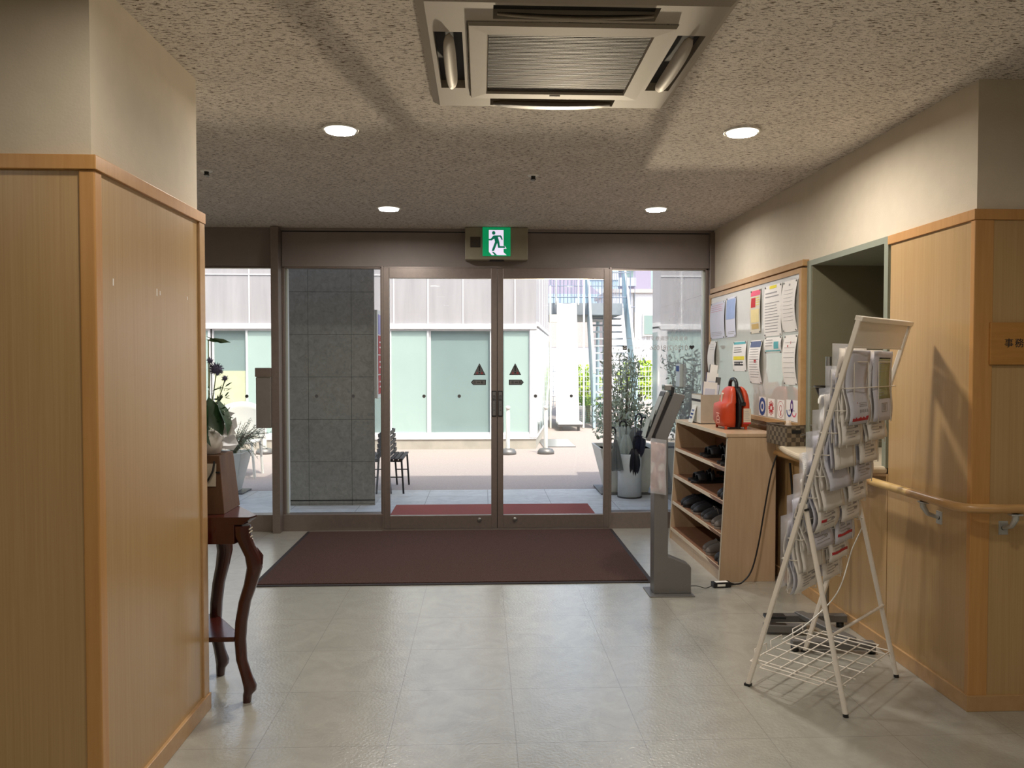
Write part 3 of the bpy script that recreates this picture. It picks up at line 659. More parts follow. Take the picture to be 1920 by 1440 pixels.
# outdoor stairs: solid pale blue guards and open treads
t = thing('outdoor_stairs', (2.8, 17, 0), 'open outdoor stairs with solid pale blue guard panels', 'stairs')
ysb, yst = 15.8, 19.9
tr = []
N_ = 15
for i in range(N_):
    k_ = (i+1)/(N_+0.5); z_ = 2.76*k_; y_ = ysb + (yst-ysb)*k_; xl = 2.40+0.40*k_*(1); xr = 3.10+0.50*k_
    MB().box(xl, xr, y_, y_+0.24, z_-0.035, z_).build('tread', m_tread, t)
def guard(x0b, x0t, ht, hb_, th, name, ext=0.25):
    kt = 1+ext
    pts = [(ysb-0.1, 0.0), (ysb-0.1, hb_), (ysb+(yst-ysb)*kt, 2.76*kt+ht), (ysb+(yst-ysb)*kt, 2.76*kt-0.15), (ysb+0.2, -0.004)]
    fn = lambda u, v, dd: (x0b+(x0t-x0b)*((u-ysb)/(yst-ysb))+dd, u, v)
    g_ = MB().prism(pts, fn, 0, th).build(name, m_blue, t)
    MB().tube([fn(pts[1][0], pts[1][1]+0.01, th/2), fn(pts[2][0], pts[2][1]+0.01, th/2)], 0.03, 8).build('guard_cap', m_white, t)
guard(2.30, 2.72, 0.95, 1.12, 0.05, 'stair_guard')
guard(3.18, 3.70, 0.95, 1.12, 0.05, 'stair_guard')

# fences and plants behind
t = thing('mesh_fence', (2.6, 21.5, 0), 'white wire mesh fence behind the stairs', 'fence')
fb = MB()
for i in range(90): 
    x = 0.8+i*0.09; fb.tube([(x, 23.0, 0), (x, 23.0, 1.25)], 0.008, 4)
for i in range(9): fb.tube([(0.8, 23.0, 0.05+i*0.15), (8.9, 23.0, 0.05+i*0.15)], 0.008, 4)
fb.build('wire_mesh', m_meshw, t)
t = thing('green_fence_panel', (2.5, 16.6, 0), 'low green mesh panel right of the slide foot', 'fence')
fb = MB().box(2.12, 2.16, 17.0, 17.03, -0.004, 0.6).box(2.62, 2.66, 17.0, 17.03, -0.004, 0.6)
for i in range(14): fb.box(2.14, 2.64, 17.0, 17.01, 0.03+i*0.042, 0.035+i*0.042)
for i in range(14): fb.box(2.16+i*0.036, 2.165+i*0.036, 17.0, 17.01, 0.0, 0.6)
fb.build('mesh_panel', m_mesh, t)
def leafcloud(mb, cx, cy, cz, rx, ry, rz, n, size, aspect=0.28, m=0, up=0.3, rr=rnd):
    for _ in range(n):
        while True:
            p = Vector((rr.uniform(-1, 1), rr.uniform(-1, 1), rr.uniform(-1, 1)))
            if p.length < 1: break
        c = Vector((cx+p.x*rx, cy+p.y*ry, cz+p.z*rz)); leaf1(mb, c, Vector((rr.uniform(-1, 1), rr.uniform(-1, 1), rr.uniform(-0.6, 1)+up)), size*rr.uniform(0.7, 1.3), aspect, m, rr)
def leaf1(mb, c, dr, L, aspect=0.28, m=0, rr=rnd, fold=0.15):
    dr = dr.normalized(); sd_ = dr.cross(Vector((rr.uniform(-1, 1), rr.uniform(-1, 1), rr.uniform(-1, 1))))
    if sd_.length < 1e-3: sd_ = dr.orthogonal()
    sd_.normalize(); nn = dr.cross(sd_); wdt = L*aspect/2
    p0 = c; p1 = c+dr*L*0.35; p2 = c+dr*L*0.72; p3 = c+dr*L - nn*L*0.08
    mb.add([p0, p1+sd_*wdt+nn*wdt*fold, p1-sd_*wdt+nn*wdt*fold, p2+sd_*wdt*0.8+nn*wdt*fold, p2-sd_*wdt*0.8+nn*wdt*fold, p3, p1, p2], [(0, 1, 6), (0, 6, 2), (6, 1, 3, 7), (2, 6, 7, 4), (7, 3, 5), (4, 7, 5)], m, True)
def bush(name, x, y, rx, ry, h, n, size, mat, label, cat='bush', z0=0):
    t = thing(name, (x, y, z0), label, cat)
    b_ = MB(); leafcloud(b_, x, y, z0+h*0.55, rx, ry, h*0.5, n, size, 0.5); b_.build('foliage', mat, t)
    s_ = MB()
    for i in range(5): s_.tube([(x, y, z0), (x+rnd.uniform(-.6, .6)*rx, y, z0+h*0.8)], 0.012, 5)
    s_.build('stem', m_stem, t)
bush('hedge_bush', 5.05, 24.5, 0.75, 0.5, 1.35, 900, 0.16, m_bush, 'bright yellow green bush behind the fence, right of the stairs')
bush('hedge_bush', 3.2, 24.3, 0.7, 0.5, 1.2, 800, 0.16, m_bush, 'yellow green bush behind the mesh fence, seen through the stairs')
bush('hedge_bush', 1.5, 26.5, 0.6, 0.5, 1.3, 500, 0.16, m_leafd, 'dark green bush behind the slide')
t = thing('palm_plant', (2.42, 17.4, 0), 'bright green palm-like plant between slide and stairs', 'plant')
pb = MB()
for i in range(26):
    a = rnd.uniform(0, 2*math.pi); e = rnd.uniform(0.3, 1.2); L = rnd.uniform(0.28, 0.5)
    c = Vector((2.42, 17.4, 0.36)); dv = Vector((math.cos(a)*math.cos(e), math.sin(a)*math.cos(e), math.sin(e)))
    for k_ in range(9):
        q_ = c + dv*L*(k_+2)/10 + Vector((0, 0, -0.12*((k_+2)/10)**2))
        for sgn in (-1, 1): leaf1(pb, q_, dv*0.8 + dv.cross(Vector((0, 0, 1))).normalized()*sgn*0.8, 0.14, 0.14)
pb.build('fronds', m_palm, t)
MB().lathe((2.42, 17.4, 0), [(0.05, 0), (0.045, 0.2), (0.06, 0.38), (0.0, 0.4)], 10).build('trunk', m_stem, t)
# distant buildings
t = thing('white_house', (6.5, 30, 0), 'white building with a green-framed window beyond the stairs', 'building')
MB().box(5.1, 12.0, 30, 34, 0, 4.1).build('wall', m_far, t); MB().box(5.0, 12.1, 29.9, 34.1, 4.1, 4.25).build('roof_edge', m_farb, t)
f = MB().box(6.3, 7.2, 29.93, 30.0, 2.42, 3.28).build('window', m_white, t); MB().box(6.36, 7.14, 29.91, 29.93, 2.48, 3.22).build('pane', m_frostd, f)
MB().tube([(5.95, 29.9, 0), (5.95, 29.9, 4.1)], 0.03, 6).build('drain_pipe', m_greym, t)
t = thing('beige_house', (3.6, 31, 0), 'beige and white building seen behind the open stairs', 'building')
MB().box(1.4, 5.05, 31, 34, 2.0, 3.5).build('upper_wall', m_farb, t); MB().box(1.4, 5.05, 31.02, 34, 0, 2.0).build('lower_wall', m_far, t)
MB().box(3.2, 3.9, 30.97, 31.0, 1.3, 1.9).build('window', m_frostd, t)
t = thing('apartment_tower', (18, 90, 0), 'distant hazed plum brick apartment tower with white balconies', 'building')
MB().box(16.3, 19.9, 90, 96, 0, 30).build('tower_wall', m_tower, t)
for i in range(11):
    z_ = 3.5+i*2.3
    b_ = MB().box(15.3, 18.0, 89.3, 90, z_, z_+0.95).build('balcony', m_towerw, t)
    MB().box(16.4, 17.8, 89.95, 89.99, z_+1.1, z_+2.0).build('window', m_frostd, t)
t = thing('glass_tower', (9.2, 80, 0), 'hazy pale blue tower block behind the balustrade', 'building')
MB().box(9.6, 15.0, 84, 90, 0, 26).build('tower_wall', m_towerg, t)
gw = MB()
for i in range(14): gw.box(9.6, 15.0, 83.9, 84, 1+i*1.9, 1.9+i*1.9)
gw.build('window_band', m_towerw, t)
t = thing('grey_house', (3, 60, 0), 'hazy low roofs beyond the slide platform', 'building')
MB().box(1.0, 9.0, 58, 62, 0, 6.6).build('wall', m_towerg, t); MB().prism([(1.0, 6.6), (9.0, 6.6), (7.5, 7.8), (2.2, 7.8)], lambda u, v, d: (u, d, v), 58, 62).build('roof', m_tower, t)

# ------------------------------------------------------------------ things on the porch
t = thing('bench', (-1.1, 7.95, 0), 'dark slatted bench beside the stone column, seen end on', 'bench')
m_bench = M('dark bench wood', (52, 44, 42), 0.6); m_iron = M('black iron', (34, 32, 34), 0.5)
for i in range(3):
    MB().box(-0.945+i*0.05, -0.905+i*0.05, 7.85, 8.5, 0.345, 0.362).build('seat_slat', m_bench, t, 0.003)
for i in range(5):
    MB().obox((-0.945-0.004*i, 8.18, 0.39+i*0.052), (0, 1, 0), (0.09, 0, 1), (1, 0, -0.09), 0.34, 0.020, 0.008).build('back_slat', m_bench, t, 0.003)
for y_ in (7.88, 8.47):
    MB().tube([(-0.975, y_, 0.625), (-0.955, y_, 0.36), (-0.93, y_, 0)], 0.011, 6).tube([(-0.82, y_, 0.34), (-0.80, y_, 0)], 0.011, 6).tube([(-0.955, y_, 0.335), (-0.81, y_, 0.335)], 0.010, 6).tube([(-0.94, y_, 0.17), (-0.81, y_, 0.17)], 0.007, 6).build('bench_leg', m_iron, t)

def cone_pot(mb, x, y, r0, r1, h, sq=False):
    n = 4 if sq else 28
    if sq:
        rings = []
        for r, z_ in ((r0, 0.01), (r1, h), (r1-0.02, h), (r1-0.03, h-0.04)):
            rings.append([Vector((x+a*r, y+b_*r, z_)) for a, b_ in ((-1, -1), (1, -1), (1, 1), (-1, 1))])
        mb.loft(rings, caps=True, smooth=False)
    else: mb.lathe((x, y, 0), [(0, 0.01), (r0, 0.01), (r1, h), (r1-0.02, h), (r1-0.03, h-0.04), (0, h-0.04)], n)
    return mb
t = thing('potted_olive_tree', (1.50, 8.0, 0), 'olive tree in a big white tapered planter behind the umbrella stand', 'potted tree')
cone_pot(MB(), 1.50, 7.98, 0.20, 0.31, 0.475, True).build('planter', m_pot, t, 0.006)
MB().box(1.21, 1.79, 7.72, 8.28, 0, 0.018).build('saucer', m_greyd, t, 0.004)
MB().box(1.22, 1.78, 7.70, 8.26, 0.42, 0.435).build('soil', m_soil, t)
tk = MB(); fl = MB()
for i in range(17):
    a = rnd.uniform(0, 2*math.pi); rr_ = rnd.uniform(0.05, 0.40); h_ = rnd.uniform(0.95, 1.55)
    tx, ty = 1.50+rr_*math.cos(a)*0.95, 7.98+rr_*math.sin(a)*0.7; tx = min(tx, 1.79)
    pth = [(1.50+0.03*math.cos(a), 7.98+0.03*math.sin(a), 0.43), (1.50+(tx-1.5)*0.4, 7.98+(ty-7.98)*0.4, 0.43+(h_-0.43)*0.45), (tx, ty, h_)]
    tk.tube(pth, [0.011, 0.006, 0.002], 5)
    for k_ in range(46):
        f_ = rnd.uniform(0.12, 1.0); p = Vector(pth[1])*(1-f_)+Vector(pth[2])*f_ if f_ > 0.25 else Vector(pth[0])*(1-f_*4)+Vector(pth[1])*f_*4
        p += Vector((rnd.uniform(-.07, .07), rnd.uniform(-.07, .07), rnd.uniform(-.04, .04))); p.x = min(p.x, 1.79)
        leaf1(fl, p, Vector((rnd.uniform(-1, 1), rnd.uniform(-1, 1), rnd.uniform(-0.2, 1.2))), rnd.uniform(0.04, 0.075), 0.30)
leafcloud(fl, 1.46, 7.95, 0.72, 0.33, 0.28, 0.30, 700, 0.062, 0.3)
tk.build('branch', m_stem, t); fl.build('foliage', m_leafo, t)
t = thing('potted_rosemary', (-2.52, 8.05, 0), 'rosemary spilling over a white tapered planter, left of the entrance', 'potted plant')
cone_pot(MB(), -2.62, 8.05, 0.10, 0.19, 0.42, True).build('planter', m_pot, t, 0.006)
MB().box(-2.76, -2.43, 7.88, 8.2, 0, 0.015).build('saucer', m_greyd, t, 0.004)
rs = MB(); rl = MB()
for i in range(90):
    a = rnd.uniform(0, 2*math.pi); L = rnd.uniform(0.15, 0.42); ex = math.cos(a)*L*0.95; ey = math.sin(a)*L*0.5
    pth = [(-2.56, 8.05, 0.40), (-2.56+ex*0.45, 8.05+ey*0.45, 0.48+L*0.3), (-2.54+ex, 8.05+ey, 0.44+rnd.uniform(-0.12, 0.34))]
    rs.tube(pth, [0.004, 0.003, 0.0015], 4)
    for k_ in range(36):
        f_ = rnd.random(); A_, B_, C_ = map(Vector, pth); p = A_*(1-f_)**2+B_*2*f_*(1-f_)+C_*f_*f_*1.0
        leaf1(rl, p, Vector((rnd.uniform(-1, 1), rnd.uniform(-1, 1), rnd.uniform(-0.2, 1))), 0.028, 0.18)
rs.build('stem', m_stem, t); rl.build('foliage', m_leafr, t)
# white round-backed garden chair
t = thing('garden_chair', (-2.9, 9.3, 0), 'white plastic garden chair with a rounded back, behind the rosemary planter', 'chair')
bk = MB()
bk.grid(lambda u, v: (-2.92+0.32*math.cos(math.pi*(1-u))*(0.86+0.14*v), 9.30+0.20*math.sin(math.pi*u), 0.42+(0.05+0.40*math.sin(math.pi*u)**0.5)*v), 20, 6)
bk.build('backrest', m_white, t, thick=0.02)
MB().prism([(-3.2, 9.0), (-2.64, 9.0), (-2.66, 9.46), (-3.18, 9.46)], lambda u, v, d: (u, v, d), 0.40, 0.43).build('seat', m_white, t, 0.01)
for sx, sy in ((-3.17, 9.03), (-2.67, 9.03), (-3.15, 9.43), (-2.69, 9.43)): MB().tube([(sx, sy, 0.41), (sx+(0.03 if sx > -2.9 else -0.03), sy, -0.004)], 0.016, 8).build('leg', m_white, t)

# umbrella stand with umbrellas
ux, uy = 1.475, 7.60
t = thing('umbrella_stand', (ux, uy, 0), 'white cylindrical umbrella stand outside the right pane', 'umbrella stand')
MB().lathe((ux, uy, 0), [(0.0, 0.012), (0.118, 0.012), (0.118, 0.435), (0.112, 0.437), (0.110, 0.43), (0.110, 0.03), (0.0, 0.03)], 36).build('cylinder', m_stand, t)
MB().lathe((ux, uy, 0), [(0.0, 0.0), (0.122, 0.0), (0.122, 0.014), (0.0, 0.014)], 36).build('base_rim', m_blackp, t)
def umbrella(bx, by, tx, ty, zt, mc, mh, label, hdir=1, hang=False):
    # canopy bunched, hook handle at top
    t = thing('umbrella', (bx, by, 0.03), label, 'umbrella', 'closed umbrellas in the stand')
    A_ = Vector((bx, by, 0.032 if not hang else 0.30)); B_ = Vector((tx, ty, zt)); dv = (B_-A_).normalized()
    MB().tube([A_, B_], 0.005, 6).build('shaft', m_steel if mc is not m_umbb else m_blackp, t)
    sd_ = Vector((hdir, 0.15, 0)).normalized()
    hk = [B_] + [B_ + dv*0.03] + [B_ + dv*(0.03+0.035*math.sin(math.pi*i/10)) + sd_*(0.03*(1-math.cos(math.pi*i/10))) for i in range(1, 11)] + [B_ + sd_*0.06 + dv*0.005]
    MB().tube(hk, 0.008, 8).build('handle', mh, t)
    rings = []
    for i in range(9):
        k_ = i/8; c = B_ - dv*(0.06+0.30*k_) if hang else B_ - dv*(0.07+0.42*k_); r = 0.012+0.045*math.sin(math.pi*min(1, k_*1.35+0.06))**0.8 * (1.0 if k_ < 0.75 else 0.8) if not hang else 0.015+0.05*k_*(1.15-k_*0.35)
        a1 = dv.orthogonal().normalized(); a2 = dv.cross(a1)
        rings.append([c + (a1*math.cos(2*math.pi*j/20)+a2*math.sin(2*math.pi*j/20))*r*(1+0.28*(-1)**j*(0.4+k_)) for j in range(20)])
    MB().loft(rings, caps=False, smooth=False).build('canopy', mc, t)
umbrella(1.44, 7.58, 1.43, 7.56, 0.70, m_umbc, m_blackp, 'clear vinyl umbrella with a dark hooked handle at the front of the stand', -1)
umbrella(1.42, 7.64, 1.38, 7.66, 0.78, m_umbc, m_umbc, 'clear umbrella with a clear hook, tallest at the left of the stand', -1)
umbrella(1.47, 7.66, 1.46, 7.70, 0.77, m_umbc, m_umbc, 'clear umbrella with a clear hook in the middle of the stand', 1)
umbrella(1.50, 7.60, 1.53, 7.58, 0.765, m_umbg, m_umbn, 'grey umbrella with a navy hook leaning right in the stand', 1)
umbrella(1.51, 7.56, 1.575, 7.55, 0.735, m_umbn, m_umbb, 'navy blue umbrella with a black hook at the right of the stand', 1)
umbrella(1.52, 7.64, 1.61, 7.66, 0.75, m_umbc, m_umbc, 'clear umbrella with a clear hook at the far right of the stand', 1)
umbrella(1.49, 7.53, 1.50, 7.50, 0.56, m_umbb, m_umbb, 'short black folding umbrella at the front right of the stand', 1)
umbrella(1.325, 7.52, 1.315, 7.50, 0.64, m_umbg, m_umbb, 'grey umbrella with a black hook hanging on the left rim of the stand', -1, True)
# warm glint of the sun coming off the polished slide
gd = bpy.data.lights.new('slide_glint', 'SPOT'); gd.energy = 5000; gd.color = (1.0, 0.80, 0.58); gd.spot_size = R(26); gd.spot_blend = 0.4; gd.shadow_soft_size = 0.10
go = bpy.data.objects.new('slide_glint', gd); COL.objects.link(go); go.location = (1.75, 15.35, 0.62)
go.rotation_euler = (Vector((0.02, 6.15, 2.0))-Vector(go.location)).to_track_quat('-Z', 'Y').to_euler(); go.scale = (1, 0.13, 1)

# ------------------------------------------------------------------ handrail and room sign
t = thing('handrail', (1.79, 3.5, 0.79), 'round wooden handrail running along the right wall and around its corner', 'handrail')
hr = [(1.79, 6.0, 0.79), (1.79, 3.44, 0.79)]
MB().tube(hr, 0.0175, 14).tube([(1.79, 3.14, 0.79), (1.79, 2.90, 0.79), (1.793, 2.84, 0.79), (1.803, 2.805, 0.79), (1.823, 2.784, 0.79), (1.86, 2.775, 0.79), (1.93, 2.772, 0.79), (4.8, 2.772, 0.79)], 0.0175, 14).build('rail', m_rail, t)
MB().tube([(1.79, 3.44, 0.79), (1.79, 3.14, 0.79)], 0.0178, 14).build('rail_section', m_raild, t)
def bracket(p, wdir, along):
    p = Vector(p); wdir = Vector(wdir); along = Vector(along)
    b_ = MB(); wl_ = p + wdir*0.068 + Vector((0, 0, -0.085)) - along*0.0
    b_.obox(wl_, along, wdir, (0, 0, 1), 0.018, 0.003, 0.026, 0)
    c = p + Vector((0, 0, -0.019))
    b_.tube([c, c+Vector((0, 0, -0.02)), c+Vector((0, 0, -0.05))+wdir*0.02, wl_-wdir*0.002], [0.013, 0.012, 0.009, 0.008], 10)
    b_.obox(c+Vector((0, 0, -0.003)), along, wdir, (0, 0, 1), 0.022, 0.012, 0.003, 0)
    b_.lathe(wl_-wdir*0.003, [(0.0, -0.003), (0.008, -0.003), (0.009, 0.0)], 12, axis='x' if abs(wdir.x) > 0 else 'y', m=1)
    b_.build('bracket', [m_satin, m_blackp], t, 0.001)
bracket((1.79, 3.04, 0.79), (1, 0, 0), (0, 1, 0)); bracket((1.79, 4.2, 0.79), (1, 0, 0), (0, 1, 0)); bracket((1.985, 2.772, 0.79), (0, 1, 0), (1, 0, 0)); bracket((3.2, 2.772, 0.79), (0, 1, 0), (1, 0, 0))
m_plate = wood('sign plate wood', (168, 118, 58), (186, 134, 70), 0.35, (6, 60, 60))
t = MB().box(1.915, 2.215, 2.826, 2.84, 1.326, 1.486).build('room_sign', m_plate, None, 0.003); tag(t, 'small wooden room sign with black characters on the right hand panel', 'sign')
text('事', 0.036, m_inkd, t, (1.968, 2.8255, 1.395), (1, 0, 0), (0, 0, 1)); text('務', 0.036, m_inkd, t, (2.008, 2.8255, 1.395), (1, 0, 0), (0, 0, 1)); text('室', 0.036, m_inkd, t, (2.048, 2.8255, 1.395), (1, 0, 0), (0, 0, 1))

# ------------------------------------------------------------------ notice board and its papers
t = thing('notice_board', (1.85, 5.27, 0.96), 'glass-faced notice board in a light wooden frame on the right wall', 'notice board')
y0, y1, z0, z1 = 4.345, 6.135, 0.955, 1.880
MB().box(1.835, 1.868, y0+0.03, y1-0.03, z0+0.03, z1-0.03).build('board_face', m_board, t)
MB().box(1.828, 1.868, y0, y0+0.035, z0, z1).box(1.828, 1.868, y1-0.035, y1, z0, z1).box(1.828, 1.868, y0+0.035, y1-0.035, z0, z0+0.03).box(1.828, 1.868, y0+0.035, y1-0.035, z1-0.03, z1).build('board_frame', m_base, t, 0.002)
def sheet(ya, yb, za, zb, label, prints, base=None, film=False, curl=0.008, grp='papers pinned to the notice board'):
    # ya<yb: nearer edge first; prints = (u0,u1,v0,v1,mat) with u from the doors' side, v from the top
    base = base or m_paper; cx = (ya+yb)/2
    xf = lambda u, v: 1.8335 - curl*math.sin(math.pi*v)*(0.4+0.6*abs(2*u-1)) - 0.0008
    mb = MB(); mats = [base]
    mb.grid(lambda u, v: (xf(u, v), yb+(ya-yb)*u, zb+(za-zb)*v), 8, 10, 0)
    for u0, u1, v0, v1, mt in prints:
        if mt not in mats: mats.append(mt)
        k = mats.index(mt)
        mb.grid(lambda u, v: (xf(u0+(u1-u0)*u, v0+(v1-v0)*v)-0.0009, yb+(ya-yb)*(u0+(u1-u0)*u), zb+(za-zb)*(v0+(v1-v0)*v)), 6, 6, k)
    o = mb.build('pinned_paper', mats, None); tag(o, label, 'paper', grp)
    pm = MB()
    for u in (0.06, 0.94):
        for v in (0.03, 0.97): pm.lathe((xf(u, v)-0.0005, yb+(ya-yb)*u, zb+(za-zb)*v), [(0.0, -0.005), (0.005, -0.005), (0.006, 0.0)], 8, axis='x')
    pm.build('pin', m_steel, o)
    return o
def lines(u0, u1, v0, v1, n, mt, fill=0.45, jag=True):
    fill *= 0.6; r = []; h = (v1-v0)/n
    for i in range(n): r.append((u0, u1-(0.22*(u1-u0)*rnd.random() if jag else 0), v0+i*h, v0+i*h+h*fill, mt))
    return r
sheet(5.736, 6.095, 1.525, 1.808, 'pinned sheet with pale pink lines, at the door end of the board', lines(0.08, 0.9, 0.08, 0.3, 4, m_inkpk, 0.2) + lines(0.08, 0.9, 0.82, 0.95, 3, m_ink, 0.3), m_paperb)
sheet(5.484, 5.699, 1.526, 1.819, 'pale blue poster with a white lower half, second in the top row', [(0.04, 0.96, 0.05, 0.55, M('sky blue print', (150, 168, 206), 0.6))] + lines(0.2, 0.9, 0.86, 0.95, 2, m_ink), m_paperb)
sheet(4.992, 5.181, 1.533, 1.825, 'narrow poster with pink top and yellow body, third in the top row', [(0.03, 0.97, 0.02, 0.14, m_inkpk), (0.1, 0.5, 0.18, 0.40, m_inkr), (0.12, 0.9, 0.45, 0.75, M('sand print', (226, 206, 150), 0.7)), (0.15, 0.85, 0.78, 0.9, M('ochre print', (190, 160, 100), 0.7))] + lines(0.55, 0.93, 0.18, 0.4, 4, m_inky), m_label)
sheet(4.637, 4.926, 1.504, 1.826, 'large dense text notice with a yellow heading, fourth in the top row', [(0.3, 0.7, 0.01, 0.07, m_inky)] + lines(0.08, 0.92, 0.14, 0.28, 2, m_ink, 0.55) + lines(0.08, 0.9, 0.34, 0.96, 11, m_ink, 0.38))
sheet(4.632, 4.912, 1.400, 1.497, 'small sheet with teal print right under the large text notice', lines(0.08, 0.5, 0.15, 0.7, 3, m_ink) + [(0.55, 0.85, 0.3, 0.75, m_inkt), (0.05, 0.95, 0.84, 0.92, m_inkt)])
sheet(4.402, 4.613, 1.520, 1.824, 'curled glossy sheet at the near end of the top row', lines(0.15, 0.9, 0.18, 0.85, 9, m_ink, 0.12) + [(0.4, 0.5, 0.06, 0.1, m_ink)], m_paper, curl=0.02)
sheet(5.938, 6.12, 1.233, 1.508, 'blank white leaflet hanging at the door end of the lower row', lines(0.2, 0.8, 0.1, 0.3, 3, m_ink, 0.2), curl=0.02)
sheet(5.257, 5.536, 1.277, 1.489, 'white notice with a teal bar and a bold yellow line, lower row', [(0.05, 0.95, 0.02, 0.1, m_inkt), (0.08, 0.9, 0.50, 0.62, m_inky)] + lines(0.1, 0.7, 0.2, 0.42, 3, m_inkd, 0.4) + lines(0.12, 0.85, 0.68, 0.92, 1, m_inkd, 0.9) + lines(0.1, 0.9, 0.72, 0.80, 1, m_paper, 0.8))
sheet(4.956, 5.172, 1.198, 1.486, 'bulging leaflet with a dark blue heading, middle of the lower row', [(0.05, 0.95, 0.02, 0.16, M('slate print', (96, 108, 140), 0.7)), (0.4, 0.6, 0.45, 0.52, m_inkr)] + lines(0.1, 0.9, 0.2, 0.9, 12, m_ink, 0.3), curl=0.022)
sheet(4.395, 4.589, 1.204, 1.501, 'pinkish sheet with ruled lines at the near end of the lower row', lines(0.1, 0.9, 0.15, 0.95, 8, m_ink, 0.10, False) + [(0.3, 0.36, 0.2, 0.24, m_inkr), (0.5, 0.54, 0.13, 0.18, m_inkr)], curl=0.018)
def sticker(ya, yb, za, zb, label, draw):
    mb = MB().box(1.8335, 1.8345, ya, yb, za, zb, 0)
    cy, cz, s_ = (ya+yb)/2, (za+zb)/2, (yb-ya)/2
    ri = lambda y, z, r0, r1, k, a0=0, a1=2*math.pi, sz=1.0: mb.add([(1.8328, y+r*math.cos(a0+(a1-a0)*i/20)*1, z+r*sz*math.sin(a0+(a1-a0)*i/20)) for r in (r0, r1) for i in range(21)], [(i, i+1, 22+i, 21+i) for i in range(20)], k)
    draw(ri, cy, cz, s_)
    o = mb.build('round_sticker', [m_paper, m_inkb, m_inkr, m_inkp, m_inkpk]); tag(o, label, 'sticker', 'stickers along the lower edge of the notice board')
def d1(r, y, z, s_): r(y, z, s_*0.55, s_*0.95, 1); r(y, z, 0, s_*0.3, 1)
def d2(r, y, z, s_):
    r(y, z, s_*0.25, s_*0.5, 2)
    for i in range(8): r(y+s_*0.65*math.cos(i*math.pi/4), z+s_*0.65*math.sin(i*math.pi/4), s_*0.1, s_*0.2, 2)
def d3(r, y, z, s_): r(y, z, s_*0.88, s_*0.93, 2); r(y, z+s_*0.1, s_*0.3, s_*0.38, 2); r(y, z-s_*0.5, s_*0.1, s_*0.2, 2)
def d4(r, y, z, s_):
    r(y+s_*0.45, z, s_*0.34, s_*0.48, 1, math.pi*0.9, math.pi*2.0); r(y-s_*0.4, z, s_*0.34, s_*0.45, 4, math.pi*1.1, math.pi*2.1)
    r(y, z+s_*0.3, s_*0.12, s_*0.26, 3, 0, 2*math.pi, 1.8); r(y+s_*0.45, z, 0.0, s_*0.06, 3); r(y-s_*0.4, z, 0, s_*0.06, 3)
sticker(4.893, 5.016, 0.990, 1.113, 'blue ring sticker, first of four along the lower edge of the board', d1)
sticker(4.745, 4.856, 0.992, 1.108, 'red flower-like sticker on the lower edge of the board', d2)
sticker(4.590, 4.700, 0.992, 1.108, 'thin red outline sticker, third along the lower edge of the board', d3)
sticker(4.392, 4.560, 0.990, 1.115, 'sticker with blue and pink curved faces, nearest along the board edge', d4)

# ------------------------------------------------------------------ shoe cabinet
CBX = 1.835
def xfront(z, y): return 1.446 + (1.493-1.446)*z/0.9 - 0.012*(y-4.62)/1.18
t = thing('shoe_cabinet', (1.64, 5.2, 0), 'open light wood shoe cabinet with four slanting tiers beside the doors', 'cabinet')
def side(ya, yb, name='side_panel'):
    return MB().add([(xfront(z, y), y, z) for y in (ya, yb) for z in (0, 0.885)] + [(CBX-0.045, y, z) for y in (ya, yb) for z in (0, 0.885)],
        [(0, 1, 3, 2), (4, 6, 7, 5), (0, 4, 5, 1), (2, 3, 7, 6), (1, 5, 7, 3), (0, 2, 6, 4)]).build(name, m_cab, t, 0.001)
side(4.60, 4.622); side(5.78, 5.80)
MB().box(1.482, CBX-0.035, 4.595, 5.805, 0.885, 0.906).build('top', m_cab, t, 0.002)
MB().box(1.478, 1.483, 4.595, 5.805, 0.884, 0.907).build('edge_strip', m_cabedge, t)
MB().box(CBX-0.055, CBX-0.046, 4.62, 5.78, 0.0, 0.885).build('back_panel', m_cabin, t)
SH = [0.084, 0.285, 0.487, 0.690]
for z in SH:
    xf_ = xfront(z, 5.2)
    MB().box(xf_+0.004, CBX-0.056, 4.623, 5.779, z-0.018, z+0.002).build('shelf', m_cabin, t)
    MB().add([(xfront(zz, y)+dx, y, zz) for dx in (0.001, 0.006) for y in (4.623, 5.779) for zz in (z-0.019, z+0.003)], [(0, 2, 3, 1), (4, 5, 7, 6), (0, 1, 5, 4), (2, 6, 7, 3), (1, 3, 7, 5), (0, 4, 6, 2)]).build('shelf_edge', m_cabedge, t)
MB().add([(xfront(zz, y)+dx, y, zz) for dx in (0.006, 0.02) for y in (4.623, 5.779) for zz in (0.0, 0.064)], [(0, 2, 3, 1), (4, 5, 7, 6), (0, 1, 5, 4), (2, 6, 7, 3), (1, 3, 7, 5), (0, 4, 6, 2)]).build('plinth_board', m_cab, t)
MB().add([(xfront(z, y)-0.0012, y, z) for y in (4.60, 4.622) for z in (0, 0.885)] + [(xfront(z, y)-0.0012, y, z) for y in (5.78, 5.80) for z in (0, 0.885)], [(0, 2, 3, 1), (4, 6, 7, 5)]).build('edge_strip', m_cabedge, t)

